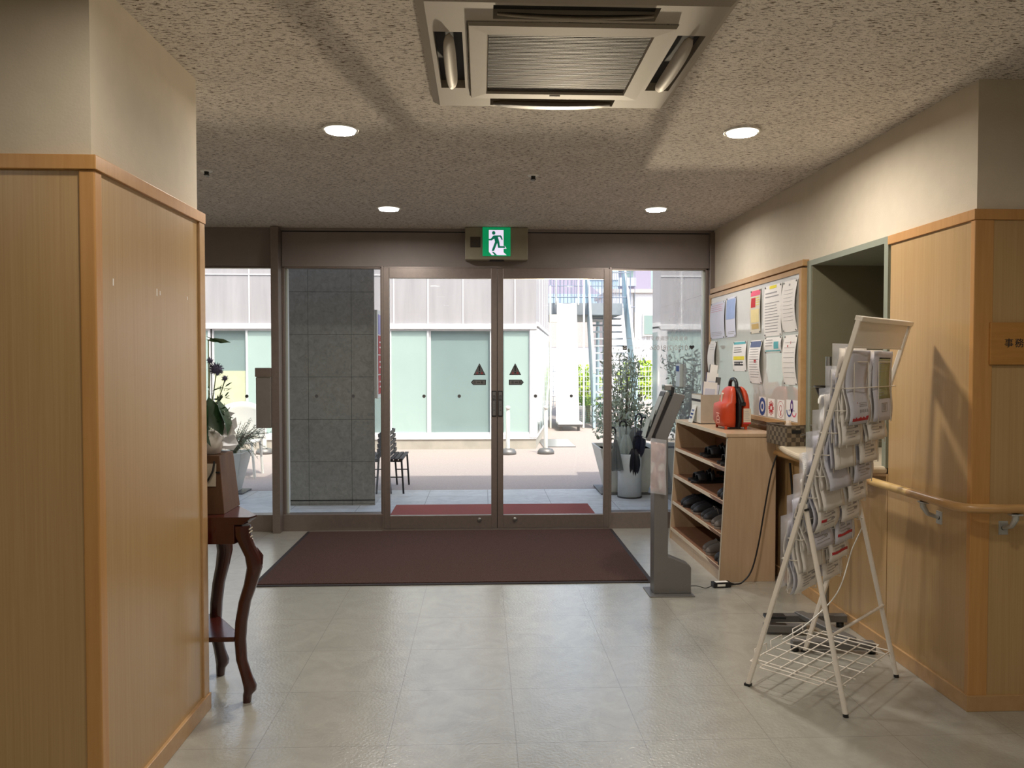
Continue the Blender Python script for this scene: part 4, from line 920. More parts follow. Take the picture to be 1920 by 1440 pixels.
def shoe(x, y, z, L, kind, label, grp, side_=1, yaw=0.0):
    """toe at low x (towards the room), heel towards the wall"""
    mats = {'black': (m_shoe, m_blackp), 'grey': (m_shoeg, m_sole), 'char': (m_shoed, m_sole), 'sandal': (m_shoe, m_blackp), 'white': (m_shoe, m_sole)}[kind]
    t = thing('sandal' if kind == 'sandal' else 'shoe', (x+L/2, y, z), label, 'sandal' if kind == 'sandal' else 'shoe', grp)
    def out(s_, sgn): # half width along the shoe (0 toe .. 1 heel)
        wv = 0.040*math.sin(math.pi*min(1, s_*1.15+0.06)**0.6)**0.55 if s_ < 0.8 else 0.032*math.sqrt(max(0.0, 1-((s_-0.8)/0.2)**2))*1.0
        if s_ < 0.12: wv = 0.037*math.sqrt(max(0, 1-((0.12-s_)/0.12)**2))
        elif s_ < 0.8: wv = 0.037 + 0.006*math.sin(math.pi*(s_-0.12)/0.5) if s_ < 0.62 else 0.037-0.005*(s_-0.62)/0.18
        return wv*L/0.26
    ca, sa = math.cos(yaw), math.sin(yaw)
    def W(u, v, h): return (x + u*L*ca - v*sa, y + u*L*sa + v*ca, z+h)
    n = 14; ss = [0.0, 0.02, 0.06, 0.12, 0.2, 0.3, 0.4, 0.5, 0.6, 0.7, 0.8, 0.88, 0.94, 0.98, 1.0]
    rings = []
    for s_ in ss:
        h = max(out(s_, 1), 0.002); th = 0.018+0.008*max(0, s_-0.6)
        rings.append([W(s_, -h, 0), W(s_, h, 0), W(s_, h*1.02, th), W(s_, -h*1.02, th)])
    MB().loft(rings).build('sole', mats[1], t, 0.002)
    if kind == 'sandal':
        for s0, s1, hh in ((0.16, 0.42, 0.05), (0.50, 0.60, 0.065)):
            b_ = MB(); b_.grid(lambda u, v: W(s0+(s1-s0)*v, out(s0+(s1-s0)*v, 1)*math.cos(math.pi*u)*1.02, 0.018+hh*math.sin(math.pi*u)*(0.8+0.3*v)), 12, 3); b_.build('strap', mats[0], t, thick=0.004)
        b_ = MB(); b_.grid(lambda u, v: W(0.80+0.18*math.sin(math.pi*u), 0.033*math.cos(math.pi*u), 0.045+0.02*v), 12, 2)
        b_.build('strap', mats[0], t, thick=0.004); return t
    rings = []
    for s_ in ss:
        h = max(out(s_, 1), 0.002)*0.98
        top = 0.018 + 0.050*math.sqrt(min(1, s_/0.22)) + (0.028*min(1, max(0, (s_-0.25)/0.3)))
        if s_ > 0.93: top -= 0.01*(s_-0.93)/0.07
        rr_ = []
        for j in range(13):
            a = math.pi*j/12; ww = math.cos(a); hh = math.sin(a)**0.75
            dip = 0.0
            if 0.42 < s_ < 0.97: dip = 0.040*max(0, 1-(abs(ww)/0.62)**2)*math.sin(math.pi*(s_-0.42)/0.55)**0.5
            rr_.append(W(s_, h*ww*(1-0.18*(hh if s_ > .3 else 0)), 0.016+(top-0.016)*hh-dip))
        rings.append(rr_)
    MB().loft(rings, closed=False, caps=False).build('upper', mats[0], t, thick=0.003)
    if kind != 'white':
        MB().tube([W(0.34+0.0*i, out(0.34, 1)*math.cos(math.pi*i/10)*0.9, 0.02+0.062*math.sin(math.pi*i/10)**0.75) for i in range(11)], 0.0018, 5).build('stitched_seam', mats[1], t)
    return t
def pair(tier, y, kind, desc, dy=0.088, L=0.26, dx=0.0, yaw=0.0):
    z = SH[tier]+0.002; tn = ['bottom', 'third', 'second', 'top'][tier]
    xx = xfront(z, y)+0.012+dx; g_ = '%s, %s tier of cabinet' % (desc, tn)
    shoe(xx, y, z, L, kind, 'nearer of the %s' % g_, g_, 1, yaw); shoe(xx+0.008, y+dy, z, L, kind, 'farther of the %s' % g_, g_, -1, yaw*0.6)
pair(3, 5.18, 'sandal', 'pair of bulky black sandals', 0.10, 0.27, 0.02); pair(3, 4.74, 'sandal', 'pair of dark sandals by the near side panel', 0.10, 0.25)
pair(2, 5.36, 'sandal', 'pair of black sandals', 0.10, 0.27); pair(2, 4.70, 'black', 'pair of black shoes by the near side panel', 0.09, 0.26)
pair(1, 5.52, 'black', 'pair of black shoes nearest the doors'); pair(1, 5.26, 'white', 'pair of black shoes with pale soles'); pair(1, 5.02, 'char', 'pair of charcoal shoes'); pair(1, 4.79, 'grey', 'pair of taupe slip-on shoes')
pair(0, 4.93, 'grey', 'pair of taupe slip-on shoes', 0.095); pair(0, 4.68, 'black', 'pair of black slip-on shoes', 0.095)

# ------------------------------------------------------------------ on the cabinet: orange case, leaflet box
TZ = 0.907
def rrect(cx, cy, hx, hy, z, p=4.0, n=28):
    out = []
    for i in range(n):
        a = 2*math.pi*i/n; c_, s_ = math.cos(a), math.sin(a)
        out.append((cx+hx*math.copysign(abs(c_)**(2/p), c_), cy+hy*math.copysign(abs(s_)**(2/p), s_), z))
    return out
t = thing('orange_case', (1.645, 5.0, TZ), 'orange hard carrying case with a black handle and band, on the shoe cabinet', 'case')
def shell(name, xa, xb, bulge, mat):
    # xa outer face, xb seam ; half width profile by height
    H_ = 0.262
    prof = [(0.0, 0.80, 0.72), (0.012, 0.92, 0.86), (0.04, 1.0, 1.0), (0.12, 1.0, 1.0), (0.148, 0.98, 0.96), (0.160, 0.97, 0.62), (0.20, 0.90, 0.56), (0.232, 0.78, 0.46), (0.252, 0.62, 0.34), (H_, 0.42, 0.2)]
    if not bulge: prof = [(0.0, 0.82, 0.75), (0.012, 0.94, 0.9), (0.05, 1, 1), (0.15, 0.98, 0.95), (0.20, 0.90, 0.85), (0.232, 0.78, 0.7), (0.252, 0.62, 0.5), (H_, 0.42, 0.3)]
    rings = []
    for h, wy, wx in prof:
        xo = xb + (xa-xb)*wx; cx = (xo+xb)/2
        rings.append(rrect(cx, 5.0, abs(xo-xb)/2, 0.118*wy, TZ+0.012+h, 3.2))
    return MB().loft(rings).build(name, mat, t)
shell('front_shell', 1.542, 1.652, True, m_orange); shell('rear_shell', 1.740, 1.680, False, m_orange)
rings = [rrect(1.666, 5.0, 0.016, 0.112*w_, TZ+0.004+h, 4) for h, w_ in ((0.0, 0.8), (0.05, 1.02), (0.16, 1.0), (0.21, 0.9), (0.245, 0.76), (0.268, 0.6))]
MB().loft(rings).build('seam_band', m_blackp, t)
MB().tube([(1.655, 5.0+0.066*math.cos(math.pi*i/12), TZ+0.265+0.068*0.85*math.sin(math.pi*i/12)**0.6) for i in range(13)], 0.0125, 8).tube([(1.655, 4.945, TZ+0.27), (1.665, 4.905, TZ+0.23), (1.678, 4.884, TZ+0.17)], 0.014, 8).build('handle', m_blackp, t)
MB().box(1.662, 1.700, 4.882, 4.894, TZ+0.15, TZ+0.175).build('buckle', m_blackp, t, 0.003)
lb = MB().box(1.684, 1.732, 4.8795, 4.8815, TZ+0.035, TZ+0.135, 0)
for i in range(6): lb.box(1.690, 1.726-0.005*(i % 3), 4.8788, 4.8796, TZ+0.055+i*0.012, TZ+0.059+i*0.012, 1)
lb.box(1.684, 1.732, 4.8788, 4.8796, TZ+0.035, TZ+0.046, 2)
lb.build('side_label', [m_label, m_ink, m_inkr], t)
wl2 = MB()
for i, (a_, b_) in enumerate(((4.93, 4.99), (4.94, 4.975))): wl2.box(1.5405, 1.5425, a_, b_, TZ+0.098-0.014*i, TZ+0.104-0.014*i)
wl2.box(1.5405, 1.5425, 4.925, 4.928, TZ+0.04, TZ+0.078).box(1.5405, 1.5425, 4.985, 4.988, TZ+0.04, TZ+0.078).box(1.5405, 1.5425, 4.925, 4.988, TZ+0.038, TZ+0.041).box(1.5405, 1.5425, 4.925, 4.988, TZ+0.077, TZ+0.08).box(1.5405, 1.5425, 4.94, 4.97, TZ+0.055, TZ+0.062)
wl2.build('printed_mark', M('pale pink print', (236, 180, 160), 0.5), t)
MB().prism([(5.035, 0.15), (5.04, 0.19), (5.02, 0.232), (5.008, 0.225), (5.012, 0.17)], lambda u, v, d: (d, u, TZ+v), 1.583, 1.60).build('side_window', m_label, t, 0.002)
MB().box(1.70, 1.715, 4.90, 4.912, TZ, TZ+0.02).box(1.70, 1.715, 5.088, 5.10, TZ, TZ+0.02).box(1.57, 1.585, 4.90, 4.912, TZ, TZ+0.02).box(1.57, 1.585, 5.088, 5.10, TZ, TZ+0.02).build('case_foot', m_orange, t)

t = thing('leaflet_box', (1.60, 5.42, TZ), 'beige open box on the shoe cabinet beside the orange case', 'box')
bx0, bx1, by0, by1, bh = 1.535, 1.68, 5.33, 5.56, 0.205
MB().box(bx0, bx1, by0, by0+0.004, TZ, TZ+bh).box(bx0, bx1, by1-0.004, by1, TZ, TZ+bh).box(bx0, bx0+0.004, by0+0.004, by1-0.004, TZ, TZ+bh).box(bx1-0.004, bx1, by0+0.004, by1-0.004, TZ, TZ+bh).box(bx0, bx1, by0, by1, TZ, TZ+0.004).build('box_body', m_card, t)
MB().box(bx0-0.001, bx0, by0+0.0, by1, TZ+0.005, TZ+bh-0.005).build('front_label', m_white, t); MB().box(bx0-0.002, bx0-0.001, by0, by1, TZ+0.155, TZ+0.172).build('label_stripe', m_inkd, t)
def booklet(x, y, z, w_, h, th, lean, cover, label, edge=m_paper):
    # booklet standing with its face to the camera (-y), leaning back along +x
    dv = Vector((math.sin(lean), 0.10, math.cos(lean))).normalized(); rt_ = Vector((1, 0, 0)) - dv*dv.x; rt_.normalize(); nn = dv.cross(rt_)
    c = Vector((x, y, z)) + dv*h/2
    o = MB().obox(c, rt_, dv, nn, w_/2, h/2, th/2, 0).obox(c-rt_*(w_/2+0.001), rt_, dv, nn, 0.0015, h/2, th/2+0.001, 1).obox(c+nn*(th/2+0.001)*(-1 if nn.y > 0 else 1), rt_, dv, nn, w_*0.36, h*0.3, 0.0008, 2).build('booklet', [edge, cover, m_paperb]); tag(o, label, 'booklet', 'booklets standing in the beige box'); return o
m_navy = M('navy cover', (44, 48, 92), 0.5)
booklet(1.595, 5.36, TZ+0.06, 0.10, 0.235, 0.008, 0.10, m_navy, 'white booklet with a navy spine, lowest and nearest in the box')
booklet(1.625, 5.44, TZ+0.06, 0.085, 0.30, 0.008, 0.12, m_navy, 'white booklet with a dark spine in the middle of the box')
booklet(1.640, 5.50, TZ+0.06, 0.055, 0.36, 0.012, 0.14, m_greyd, 'tall white booklet at the back of the box')
booklet(1.648, 5.40, TZ+0.06, 0.030, 0.27, 0.012, 0.16, m_blackp, 'narrow dark booklet leaning at the right of the box', m_greyd)
o = MB().obox((1.515, 5.47, TZ+0.062), (0.25, 0, 1), (0, 1, 0), (-1, 0, 0.25), 0.062, 0.05, 0.002, 0)
for i in range(3):
    for j in range(3): o.obox((1.5105+0.008*(i-1)-0.0+0.0, 5.445+0.022*j, TZ+0.04+0.024*i), (0.25, 0, 1), (0, 1, 0), (-1, 0, 0.25), 0.007, 0.003, 0.002, 1)
o = o.build('standing_card', [m_white, m_inkb]); tag(o, 'small pale card with rows of marks leaning against the beige box', 'card')

# ------------------------------------------------------------------ thermometer kiosk
t = thing('face_scan_kiosk', (1.08, 4.44, 0), 'grey floor stand with a tilted face-scanning screen beside the mat', 'kiosk')
MB().box(0.955, 1.215, 4.305, 4.50, 0, 0.006).build('base_plate', m_greym, t, 0.002)
prof = [(0.988, 0.006), (1.205, 0.006), (1.205, 0.155), (1.195, 0.170), (1.095, 0.212), (1.070, 0.22), (1.067, 0.905), (1.165, 1.15), (1.100, 1.165), (0.995, 0.92), (0.988, 0.88)]
MB().prism(prof, lambda u, v, d: (u, d, v), 4.355, 4.455).build('column', m_greym, t, 0.004)
dvx = Vector((0.40, 0, 1)).normalized(); nx = Vector((1, 0, -0.40)).normalized()
c = Vector((0.995, 4.405, 1.035))
MB().obox(c+nx*0.042, dvx, (0, 1, 0), nx, 0.135, 0.045, 0.018).build('screen_mount', m_blackp, t, 0.003)
MB().obox(c+nx*0.012, dvx, (0, 1, 0), nx, 0.150, 0.062, 0.012).build('screen_housing', m_steel, t, 0.004)
MB().obox(c+nx*-0.001, dvx, (0, 1, 0), nx, 0.143, 0.056, 0.002).build('screen', m_blackp, t, 0.001)
MB().obox(c+dvx*0.06+nx*-0.004, dvx, (0, 1, 0), nx, 0.055, 0.048, 0.001).obox(c+dvx*-0.085+nx*-0.0155, dvx+nx*-0.12, (0, 1, 0), nx, 0.055, 0.05, 0.001).obox(c+dvx*-0.02+nx*-0.008, dvx+nx*-0.08, (0, 1, 0), nx, 0.05, 0.045, 0.001).build('pasted_notice', M('grey notice', (150, 154, 152), 0.3), t)
MB().obox(c+dvx*0.175+nx*0.012, (1, 0, 0), (0, 1, 0), (0, 0, 1), 0.024, 0.035, 0.017).build('camera_head', m_steel, t, 0.005)
MB().obox(c+dvx*0.165+nx*0.042, (1, 0, 0), (0, 1, 0), (0, 0, 1), 0.010, 0.037, 0.026).build('camera_back', m_blackp, t, 0.003)
MB().lathe(c+dvx*0.175+nx*0.012+Vector((-0.024, 0, 0)), [(0, -0.002), (0.008, -0.002), (0.009, 0.001)], 14, axis='x').build('lens', m_blackp, t)
MB().lathe((1.150, 4.354, 1.11), [(0, -0.001), (0.005, -0.001), (0.005, 0.001)], 12, axis='y').lathe((1.083, 4.354, 0.925), [(0, -0.001), (0.005, -0.001), (0.005, 0.001)], 12, axis='y').build('screw', m_blackp, t)
# clear pocket with crumpled leaflet hanging on the column
t = thing('clear_pocket', (0.98, 4.35, 0.56), 'clear film pocket holding a reddish crumpled leaflet, hung on the kiosk column', 'leaflet pocket')
cr = random.Random(3)
m_crl = NT('crumpled leaflet'); 
f_ = m_crl.noise(m_crl.mapping((14, 14, 7)), 1.0, 4, 0.6, 1.5)
m_crl.setp(Base_Color=m_crl.ramp(f_, [(0.36, srgb(200, 192, 184)), (0.45, srgb(140, 96, 92)), (0.52, srgb(196, 160, 146)), (0.60, srgb(120, 116, 112))]), Roughness=0.2)
wob = lambda u, v: 0.006*math.sin(5*u+7*v)+0.004*math.sin(13*v+3*u)
MB().grid(lambda u, v: (0.966+0.082*u, 4.345+wob(u, v), 0.60+0.285*v-0.012*u), 10, 16).build('leaflet', m_crl.m, t, thick=0.002)
MB().grid(lambda u, v: (0.962+0.09*u, 4.338+wob(u, v)*0.8, 0.592+0.315*v-0.012*u), 10, 16).build('film', m_plastic, t)

# power adapter and cords
t = thing('power_adapter', (1.43, 4.50, 0), 'black power adapter lying on the floor beside the shoe cabinet', 'power adapter')
MB().obox((1.425, 4.500, 0.016), (1, 0.12, 0), (-0.12, 1, 0), (0, 0, 1), 0.055, 0.024, 0.015).build('adapter_body', m_blackp, t, 0.003)
MB().obox((1.425, 4.500, 0.0315), (1, 0.12, 0), (-0.12, 1, 0), (0, 0, 1), 0.038, 0.015, 0.0005).obox((1.42, 4.4755, 0.016), (1, 0.12, 0), (-0.12, 1, 0), (0, 0, 1), 0.025, 0.0005, 0.007).build('white_label', m_white, t)
MB().tube([(1.48, 4.507, 0.014), (1.495, 4.509, 0.013), (1.51, 4.51, 0.011)], [0.011, 0.008, 0.005], 8).build('strain_relief', m_blackp, t)
def bez(pts, n=12):
    P_ = [Vector(p) for p in pts]; out = []
    P_ = [P_[0]*2-P_[1]] + P_ + [P_[-1]*2-P_[-2]]
    for i in range(1, len(P_)-2):
        for k_ in range(n):
            s_ = k_/n; a, b_, c_, d_ = P_[i-1:i+3]
            out.append(0.5*((2*b_)+(c_-a)*s_+(2*a-5*b_+4*c_-d_)*s_*s_+(3*b_-3*c_+d_-a)*s_**3))
    return out+[P_[-2]]
MB().tube(bez([(1.512, 4.51, 0.011), (1.56, 4.52, 0.02), (1.62, 4.53, 0.09), (1.665, 4.54, 0.25), (1.70, 4.545, 0.45), (1.735, 4.545, 0.65), (1.77, 4.55, 0.765), (1.81, 4.56, 0.79), (1.84, 4.57, 0.77)], 8), 0.0048, 8).build('power_cord', m_blackp, t)
MB().tube(bez([(1.205, 4.42, 0.03), (1.26, 4.44, 0.025), (1.32, 4.46, 0.006), (1.37, 4.487, 0.012)], 8), 0.0022, 6).build('thin_cord', m_blackp, t)
t = MB().tube(bez([(1.835, 4.50, 0.74), (1.84, 4.48, 0.60), (1.835, 4.42, 0.35), (1.84, 4.45, 0.005), (1.83, 4.52, 0.006)], 8), 0.007, 8).build('wall_cable', m_blackp); tag(t, 'thick black cable hanging down the wall behind the shoe cabinet', 'cable')

# ------------------------------------------------------------------ reception counter, basket, sanitiser stand
t = thing('reception_counter', (1.78, 3.95, 0.82), 'cream counter ledge with a curved front under the reception opening', 'counter')
cp = [(1.868, 4.72)] + [(1.868-0.215*math.sin(math.pi*(0.06+0.5*i/12)), 4.70-1.05*i/12*0.92) for i in range(1, 13)] + [(1.64, 3.66), (1.66, 3.56), (1.72, 3.49), (1.80, 3.462), (1.868, 3.455)]
MB().prism(cp, lambda u, v, d: (u, v, d), 0.822, 0.856).build('counter_top', m_cabedge, t, 0.012)
MB().prism([(u if u > 1.86 else u+0.03, v) for u, v in cp], lambda u, v, d: (u, v, d), 0.812, 0.823).build('counter_edge', m_cab, t)
t = thing('woven_basket', (1.80, 4.42, 0.857), 'brown woven strap basket on the end of the reception counter', 'basket')
A_ = Vector((1.742, 4.325, 0.857)); uu = Vector((1, 0.10, 0)).normalized(); vv = Vector((-0.10, 1, 0)).normalized()
bw, bd, bh = 0.118, 0.24, 0.115
def wall_(p, d_, L, name='basket_wall'):
    n_ = Vector((-d_.y, d_.x, 0))
    q = MB(); q.obox(p+d_*L/2+Vector((0, 0, bh/2)), d_, n_, (0, 0, 1), L/2, 0.003, bh/2); q.build(name, m_basket, t, 0.002)
wall_(A_, uu, bw); wall_(A_+vv*bd, uu, bw); wall_(A_, vv, bd); wall_(A_+uu*bw, vv, bd)
MB().obox(A_+uu*bw/2+vv*bd/2+Vector((0, 0, 0.004)), uu, vv, (0, 0, 1), bw/2, bd/2, 0.003).build('basket_bottom', m_basket, t)
rim = [A_, A_+uu*bw, A_+uu*bw+vv*bd, A_+vv*bd]; rim = [p+Vector((0, 0, bh)) for p in rim]
MB().tube(rim, 0.006, 6, closed=True).build('basket_rim', M('dark woven rim', (70, 56, 40), 0.7), t)
MB().obox(A_+uu*bw*0.5-vv*0.0045+Vector((0, 0, bh*0.72)), uu, vv, (0, 0, 1), 0.028, 0.001, 0.010).build('handle_slot', m_black, t)
t = thing('pen', (1.81, 4.40, 0.94), 'chrome pen sticking out of the woven basket', 'pen')
MB().tube([(1.80, 4.36, 0.905), (1.87, 4.30, 0.935), (1.852, 4.25, 0.985)], 0.004, 8).build('pen_barrel', m_steel, t)
o = MB().lathe((1.80, 4.44, 0.862), [(0.0, 0), (0.022, 0), (0.022, 0.105), (0.014, 0.118), (0.014, 0.135), (0.0, 0.135)], 16).build('small_bottle', M('pale bottle', (206, 186, 164), 0.3)); tag(o, 'small pale bottle standing in the woven basket', 'bottle')
t = thing('coiled_cord', (1.66, 3.9, 0.80), 'white coiled cord hanging at the counter edge behind the leaflet rack', 'cord')
MB().tube([(1.652+0.012*math.cos(i*0.9)-0.0006*i, 3.86+0.012*math.sin(i*0.9)-0.0016*i, 0.875-0.0013*i) for i in range(150)], 0.0032, 6).build('coil', m_white, t)

t = thing('sanitiser_stand', (1.72, 3.76, 0), 'grey steel foot-pedal sanitiser stand behind the leaflet rack', 'sanitiser stand')
MB().tube([(1.728, 3.77, 0.05), (1.742, 3.80, 1.365)], 0.0145, 16).build('pole', m_steel, t)
MB().obox((1.64, 3.80, 0.045), (1, -0.05, 0), (0.05, 1, 0), (0, 0, 1), 0.20, 0.022, 0.018).build('foot_bar', m_greym, t, 0.004)
MB().obox((1.62, 3.46, 0.035), (1, -0.14, 0), (0.14, 1, 0), (0, 0, 1), 0.185, 0.024, 0.018).build('foot_bar', m_greym, t, 0.004)
MB().obox((1.655, 3.63, 0.060), (0.22, -1, 0), (1, 0.22, 0), (0, 0, 1), 0.20, 0.026, 0.012).build('centre_bar', m_greym, t, 0.004)
MB().obox((1.49, 3.70, 0.03), (1, -0.12, 0), (0.12, 1, 0), (0, 0, 1), 0.10, 0.024, 0.018).build('pedal_arm', m_greym, t, 0.004)
MB().obox((1.445, 3.715, 0.083), (1, -0.12, 0), (0.12, 1, 0), (0.12, 0, 1), 0.05, 0.028, 0.007).build('pedal_pad', m_blackp, t, 0.003)
for p in ((1.81, 3.79), (1.47, 3.81), (1.45, 3.48), (1.79, 3.435)): MB().lathe((p[0], p[1], 0), [(0.0, 0), (0.018, 0), (0.018, 0.022), (0, 0.022)], 14).build('rubber_foot', m_blackp, t)
MB().box(1.655, 1.745, 3.755, 3.775, 1.213, 1.222).box(1.718, 1.730, 3.75, 3.78, 1.05, 1.222).prism([(1.66, 1.213), (1.718, 1.213), (1.718, 1.08)], lambda u, v, d: (u, d, v), 3.758, 3.772).build('bottle_holder', m_blackp, t, 0.002)
MB().tube([(1.72, 3.765, 1.212), (1.645, 3.75, 1.215), (1.625, 3.75, 1.215)], 0.003, 6).build('pump_lever', m_steel, t)
t = thing('sanitiser_bottle', (1.70, 3.74, 0.98), 'white pump bottle held by the sanitiser stand', 'bottle')
MB().lathe((1.70, 3.72, 0.96), [(0.0, 0.0), (0.032, 0.0), (0.034, 0.12), (0.022, 0.15), (0.013, 0.165), (0.013, 0.185), (0, 0.185)], 20).build('bottle_body', m_white, t)
MB().tube([(1.70, 3.72, 1.14), (1.70, 3.72, 1.168), (1.685, 3.715, 1.172), (1.664, 3.71, 1.170), (1.656, 3.708, 1.155), (1.654, 3.707, 1.135)], [0.006, 0.006, 0.007, 0.007, 0.007, 0.006], 8).build('pump_nozzle', m_white, t)

# ------------------------------------------------------------------ leaflet rack (seen from behind)
RA = Vector((1.099, 3.107, 0)); RU = Vector((0.7396, 0.6731, 0)); RN = Vector((0.6731, -0.7396, 0)); WD = 0.526
def rk(u, s_, h): return RA + RU*u + RN*s_ + Vector((0, 0, h))
LN = 0.29
t = thing('leaflet_rack', (1.43, 3.0, 0), 'cream metal A-frame leaflet rack with wire pockets and a bottom wire shelf', 'leaflet rack')
fd = (RN*LN + Vector((0, 0, 1))).normalized(); fn_ = fd.cross(RU)
for u in (0.0, WD):
    c = rk(u, LN*0.75, 0.75)
    MB().obox(c, fd, RU, fn_, 0.75*math.sqrt(1+LN*LN)-0.006, 0.009, 0.009).build('front_leg', m_wire, t, 0.003)
    MB().tube([rk(u + (0.012 if u == 0 else -0.012), 0.232, 0.765), rk(u, 0.4, 0.01)], 0.0098, 12).build('rear_leg', m_wire, t)
    MB().obox(rk(u + (0.006 if u == 0 else -0.006), 0.226, 0.765), RU, RN, (0, 0, 1), 0.003, 0.016, 0.018).build('hinge_plate', m_wire, t, 0.002)
    MB().tube([rk(u, 0.242, 0.762)-RU*0.012, rk(u, 0.242, 0.762)+RU*0.012], 0.005, 8).build('hinge_bolt', m_blackp, t)
    MB().tube([rk(u, 0.4, 0.012), rk(u, 0.401, 0.0)], 0.0106, 12).build('foot_cap', m_blackp, t)
    MB().obox(rk(u, 0.001, 0.005), RU, RN, (0, 0, 1), 0.012, 0.012, 0.005).build('foot_cap', m_blackp, t)
MB().tube([rk(0.0, 0.345, 0.295), rk(WD, 0.345, 0.295)], 0.006, 8).build('cross_bar', m_wire, t)
# header tray
MB().obox(rk(WD/2, LN*1.445, 1.445)+fn_*0.001, fd, RU, fn_, 0.055, WD/2-0.010, 0.0015).build('header_panel', m_wire, t)
MB().obox(rk(WD/2, LN*1.497, 1.497), fd, RU, fn_, 0.009, WD/2+0.008, 0.014).build('header_top_rail', m_wire, t, 0.002)
MB().obox(rk(WD/2, LN*1.392, 1.392), fd, RU, fn_, 0.003, WD/2-0.010, 0.004).build('header_lower_rail', m_wire, t)
ROWS = 9; PITCH = 0.086; CW = 0.228; U0 = (0.026, 0.272)
def row_top(k): return 1.392 - PITCH*k
for k in range(ROWS):
    ht = row_top(k); hm = ht-0.155
    sf = LN*hm; s0 = LN*(ht-0.14)   # sheet plane offset
    w_ = MB()
    back = s0+0.026; frt = s0-0.030
    w_.tube([rk(0, sf, hm), rk(0.018, frt, hm), rk(0.018, back, hm), rk(WD-0.018, back, hm), rk(WD-0.018, frt, hm), rk(WD, sf, hm)], 0.0023, 6)
    w_.tube([rk(0.018, frt, hm), rk(WD-0.018, frt, hm)], 0.0023, 6)
    for u0 in U0:
        for uu_ in (u0+0.045, u0+CW-0.045):
            w_.tube([rk(uu_, back, ht-0.055), rk(uu_, back+0.001, ht-0.30), rk(uu_, frt, ht-0.305), rk(uu_, frt, hm)], 0.0021, 6)
        w_.tube([rk(u0+0.045, back, ht-0.055), rk(u0+CW-0.045, back, ht-0.055)], 0.0021, 6)
    w_.build('wire_pocket', m_wire, t)
# bottom wire shelf
bs = MB(); hz = 0.105
sA, sB = LN*hz, 0.375
for i in range(7):
    s_ = sA-0.02+(sB-sA+0.02)*i/6; e0, e1 = (0.0, WD) if i in (0, 6) else (0.012-0.05*(i % 2), WD-0.012+0.05*(i % 2))
    bs.tube([rk(e0, s_, hz), rk(e1, s_, hz)], 0.0026, 6)
for i in range(6):
    u = 0.04+(WD-0.08)*i/5; bs.tube([rk(u, sA-0.03, hz-0.004), rk(u, sB+0.01, hz-0.004)], 0.0026, 6)
for u_ in (-0.038, WD+0.038):
    for a_, b_ in ((1, 3), (3, 5)): bs.tube([rk(u_, sA-0.02+(sB-sA+0.02)*a_/6, hz), rk(u_, sA-0.02+(sB-sA+0.02)*b_/6, hz)], 0.0026, 6)
for u_ in (0.0, WD): bs.tube([rk(u_, sA-0.02, hz), rk(u_, sB+0.01, hz)], 0.0026, 6)
for u_ in (0.06, 0.2, WD-0.12):
    bs.tube([rk(u_, sA-0.03, hz), rk(u_, sA-0.032, hz+0.03), rk(u_+0.10, sA-0.032, hz+0.03), rk(u_+0.10, sA-0.03, hz)], 0.0024, 6)
bs.build('wire_shelf', m_wire, t)
MB().tube(bez([rk(0.20, 0.20, 0.66), rk(WD-0.02, 0.26, 0.66), rk(WD+0.02, 0.20, 0.50), rk(WD-0.08, 0.18, 0.33), rk(0.30, 0.12, 0.22), rk(0.18, 0.06, 0.16)], 10), 0.0026, 6).build('hanging_cord', m_white, t)

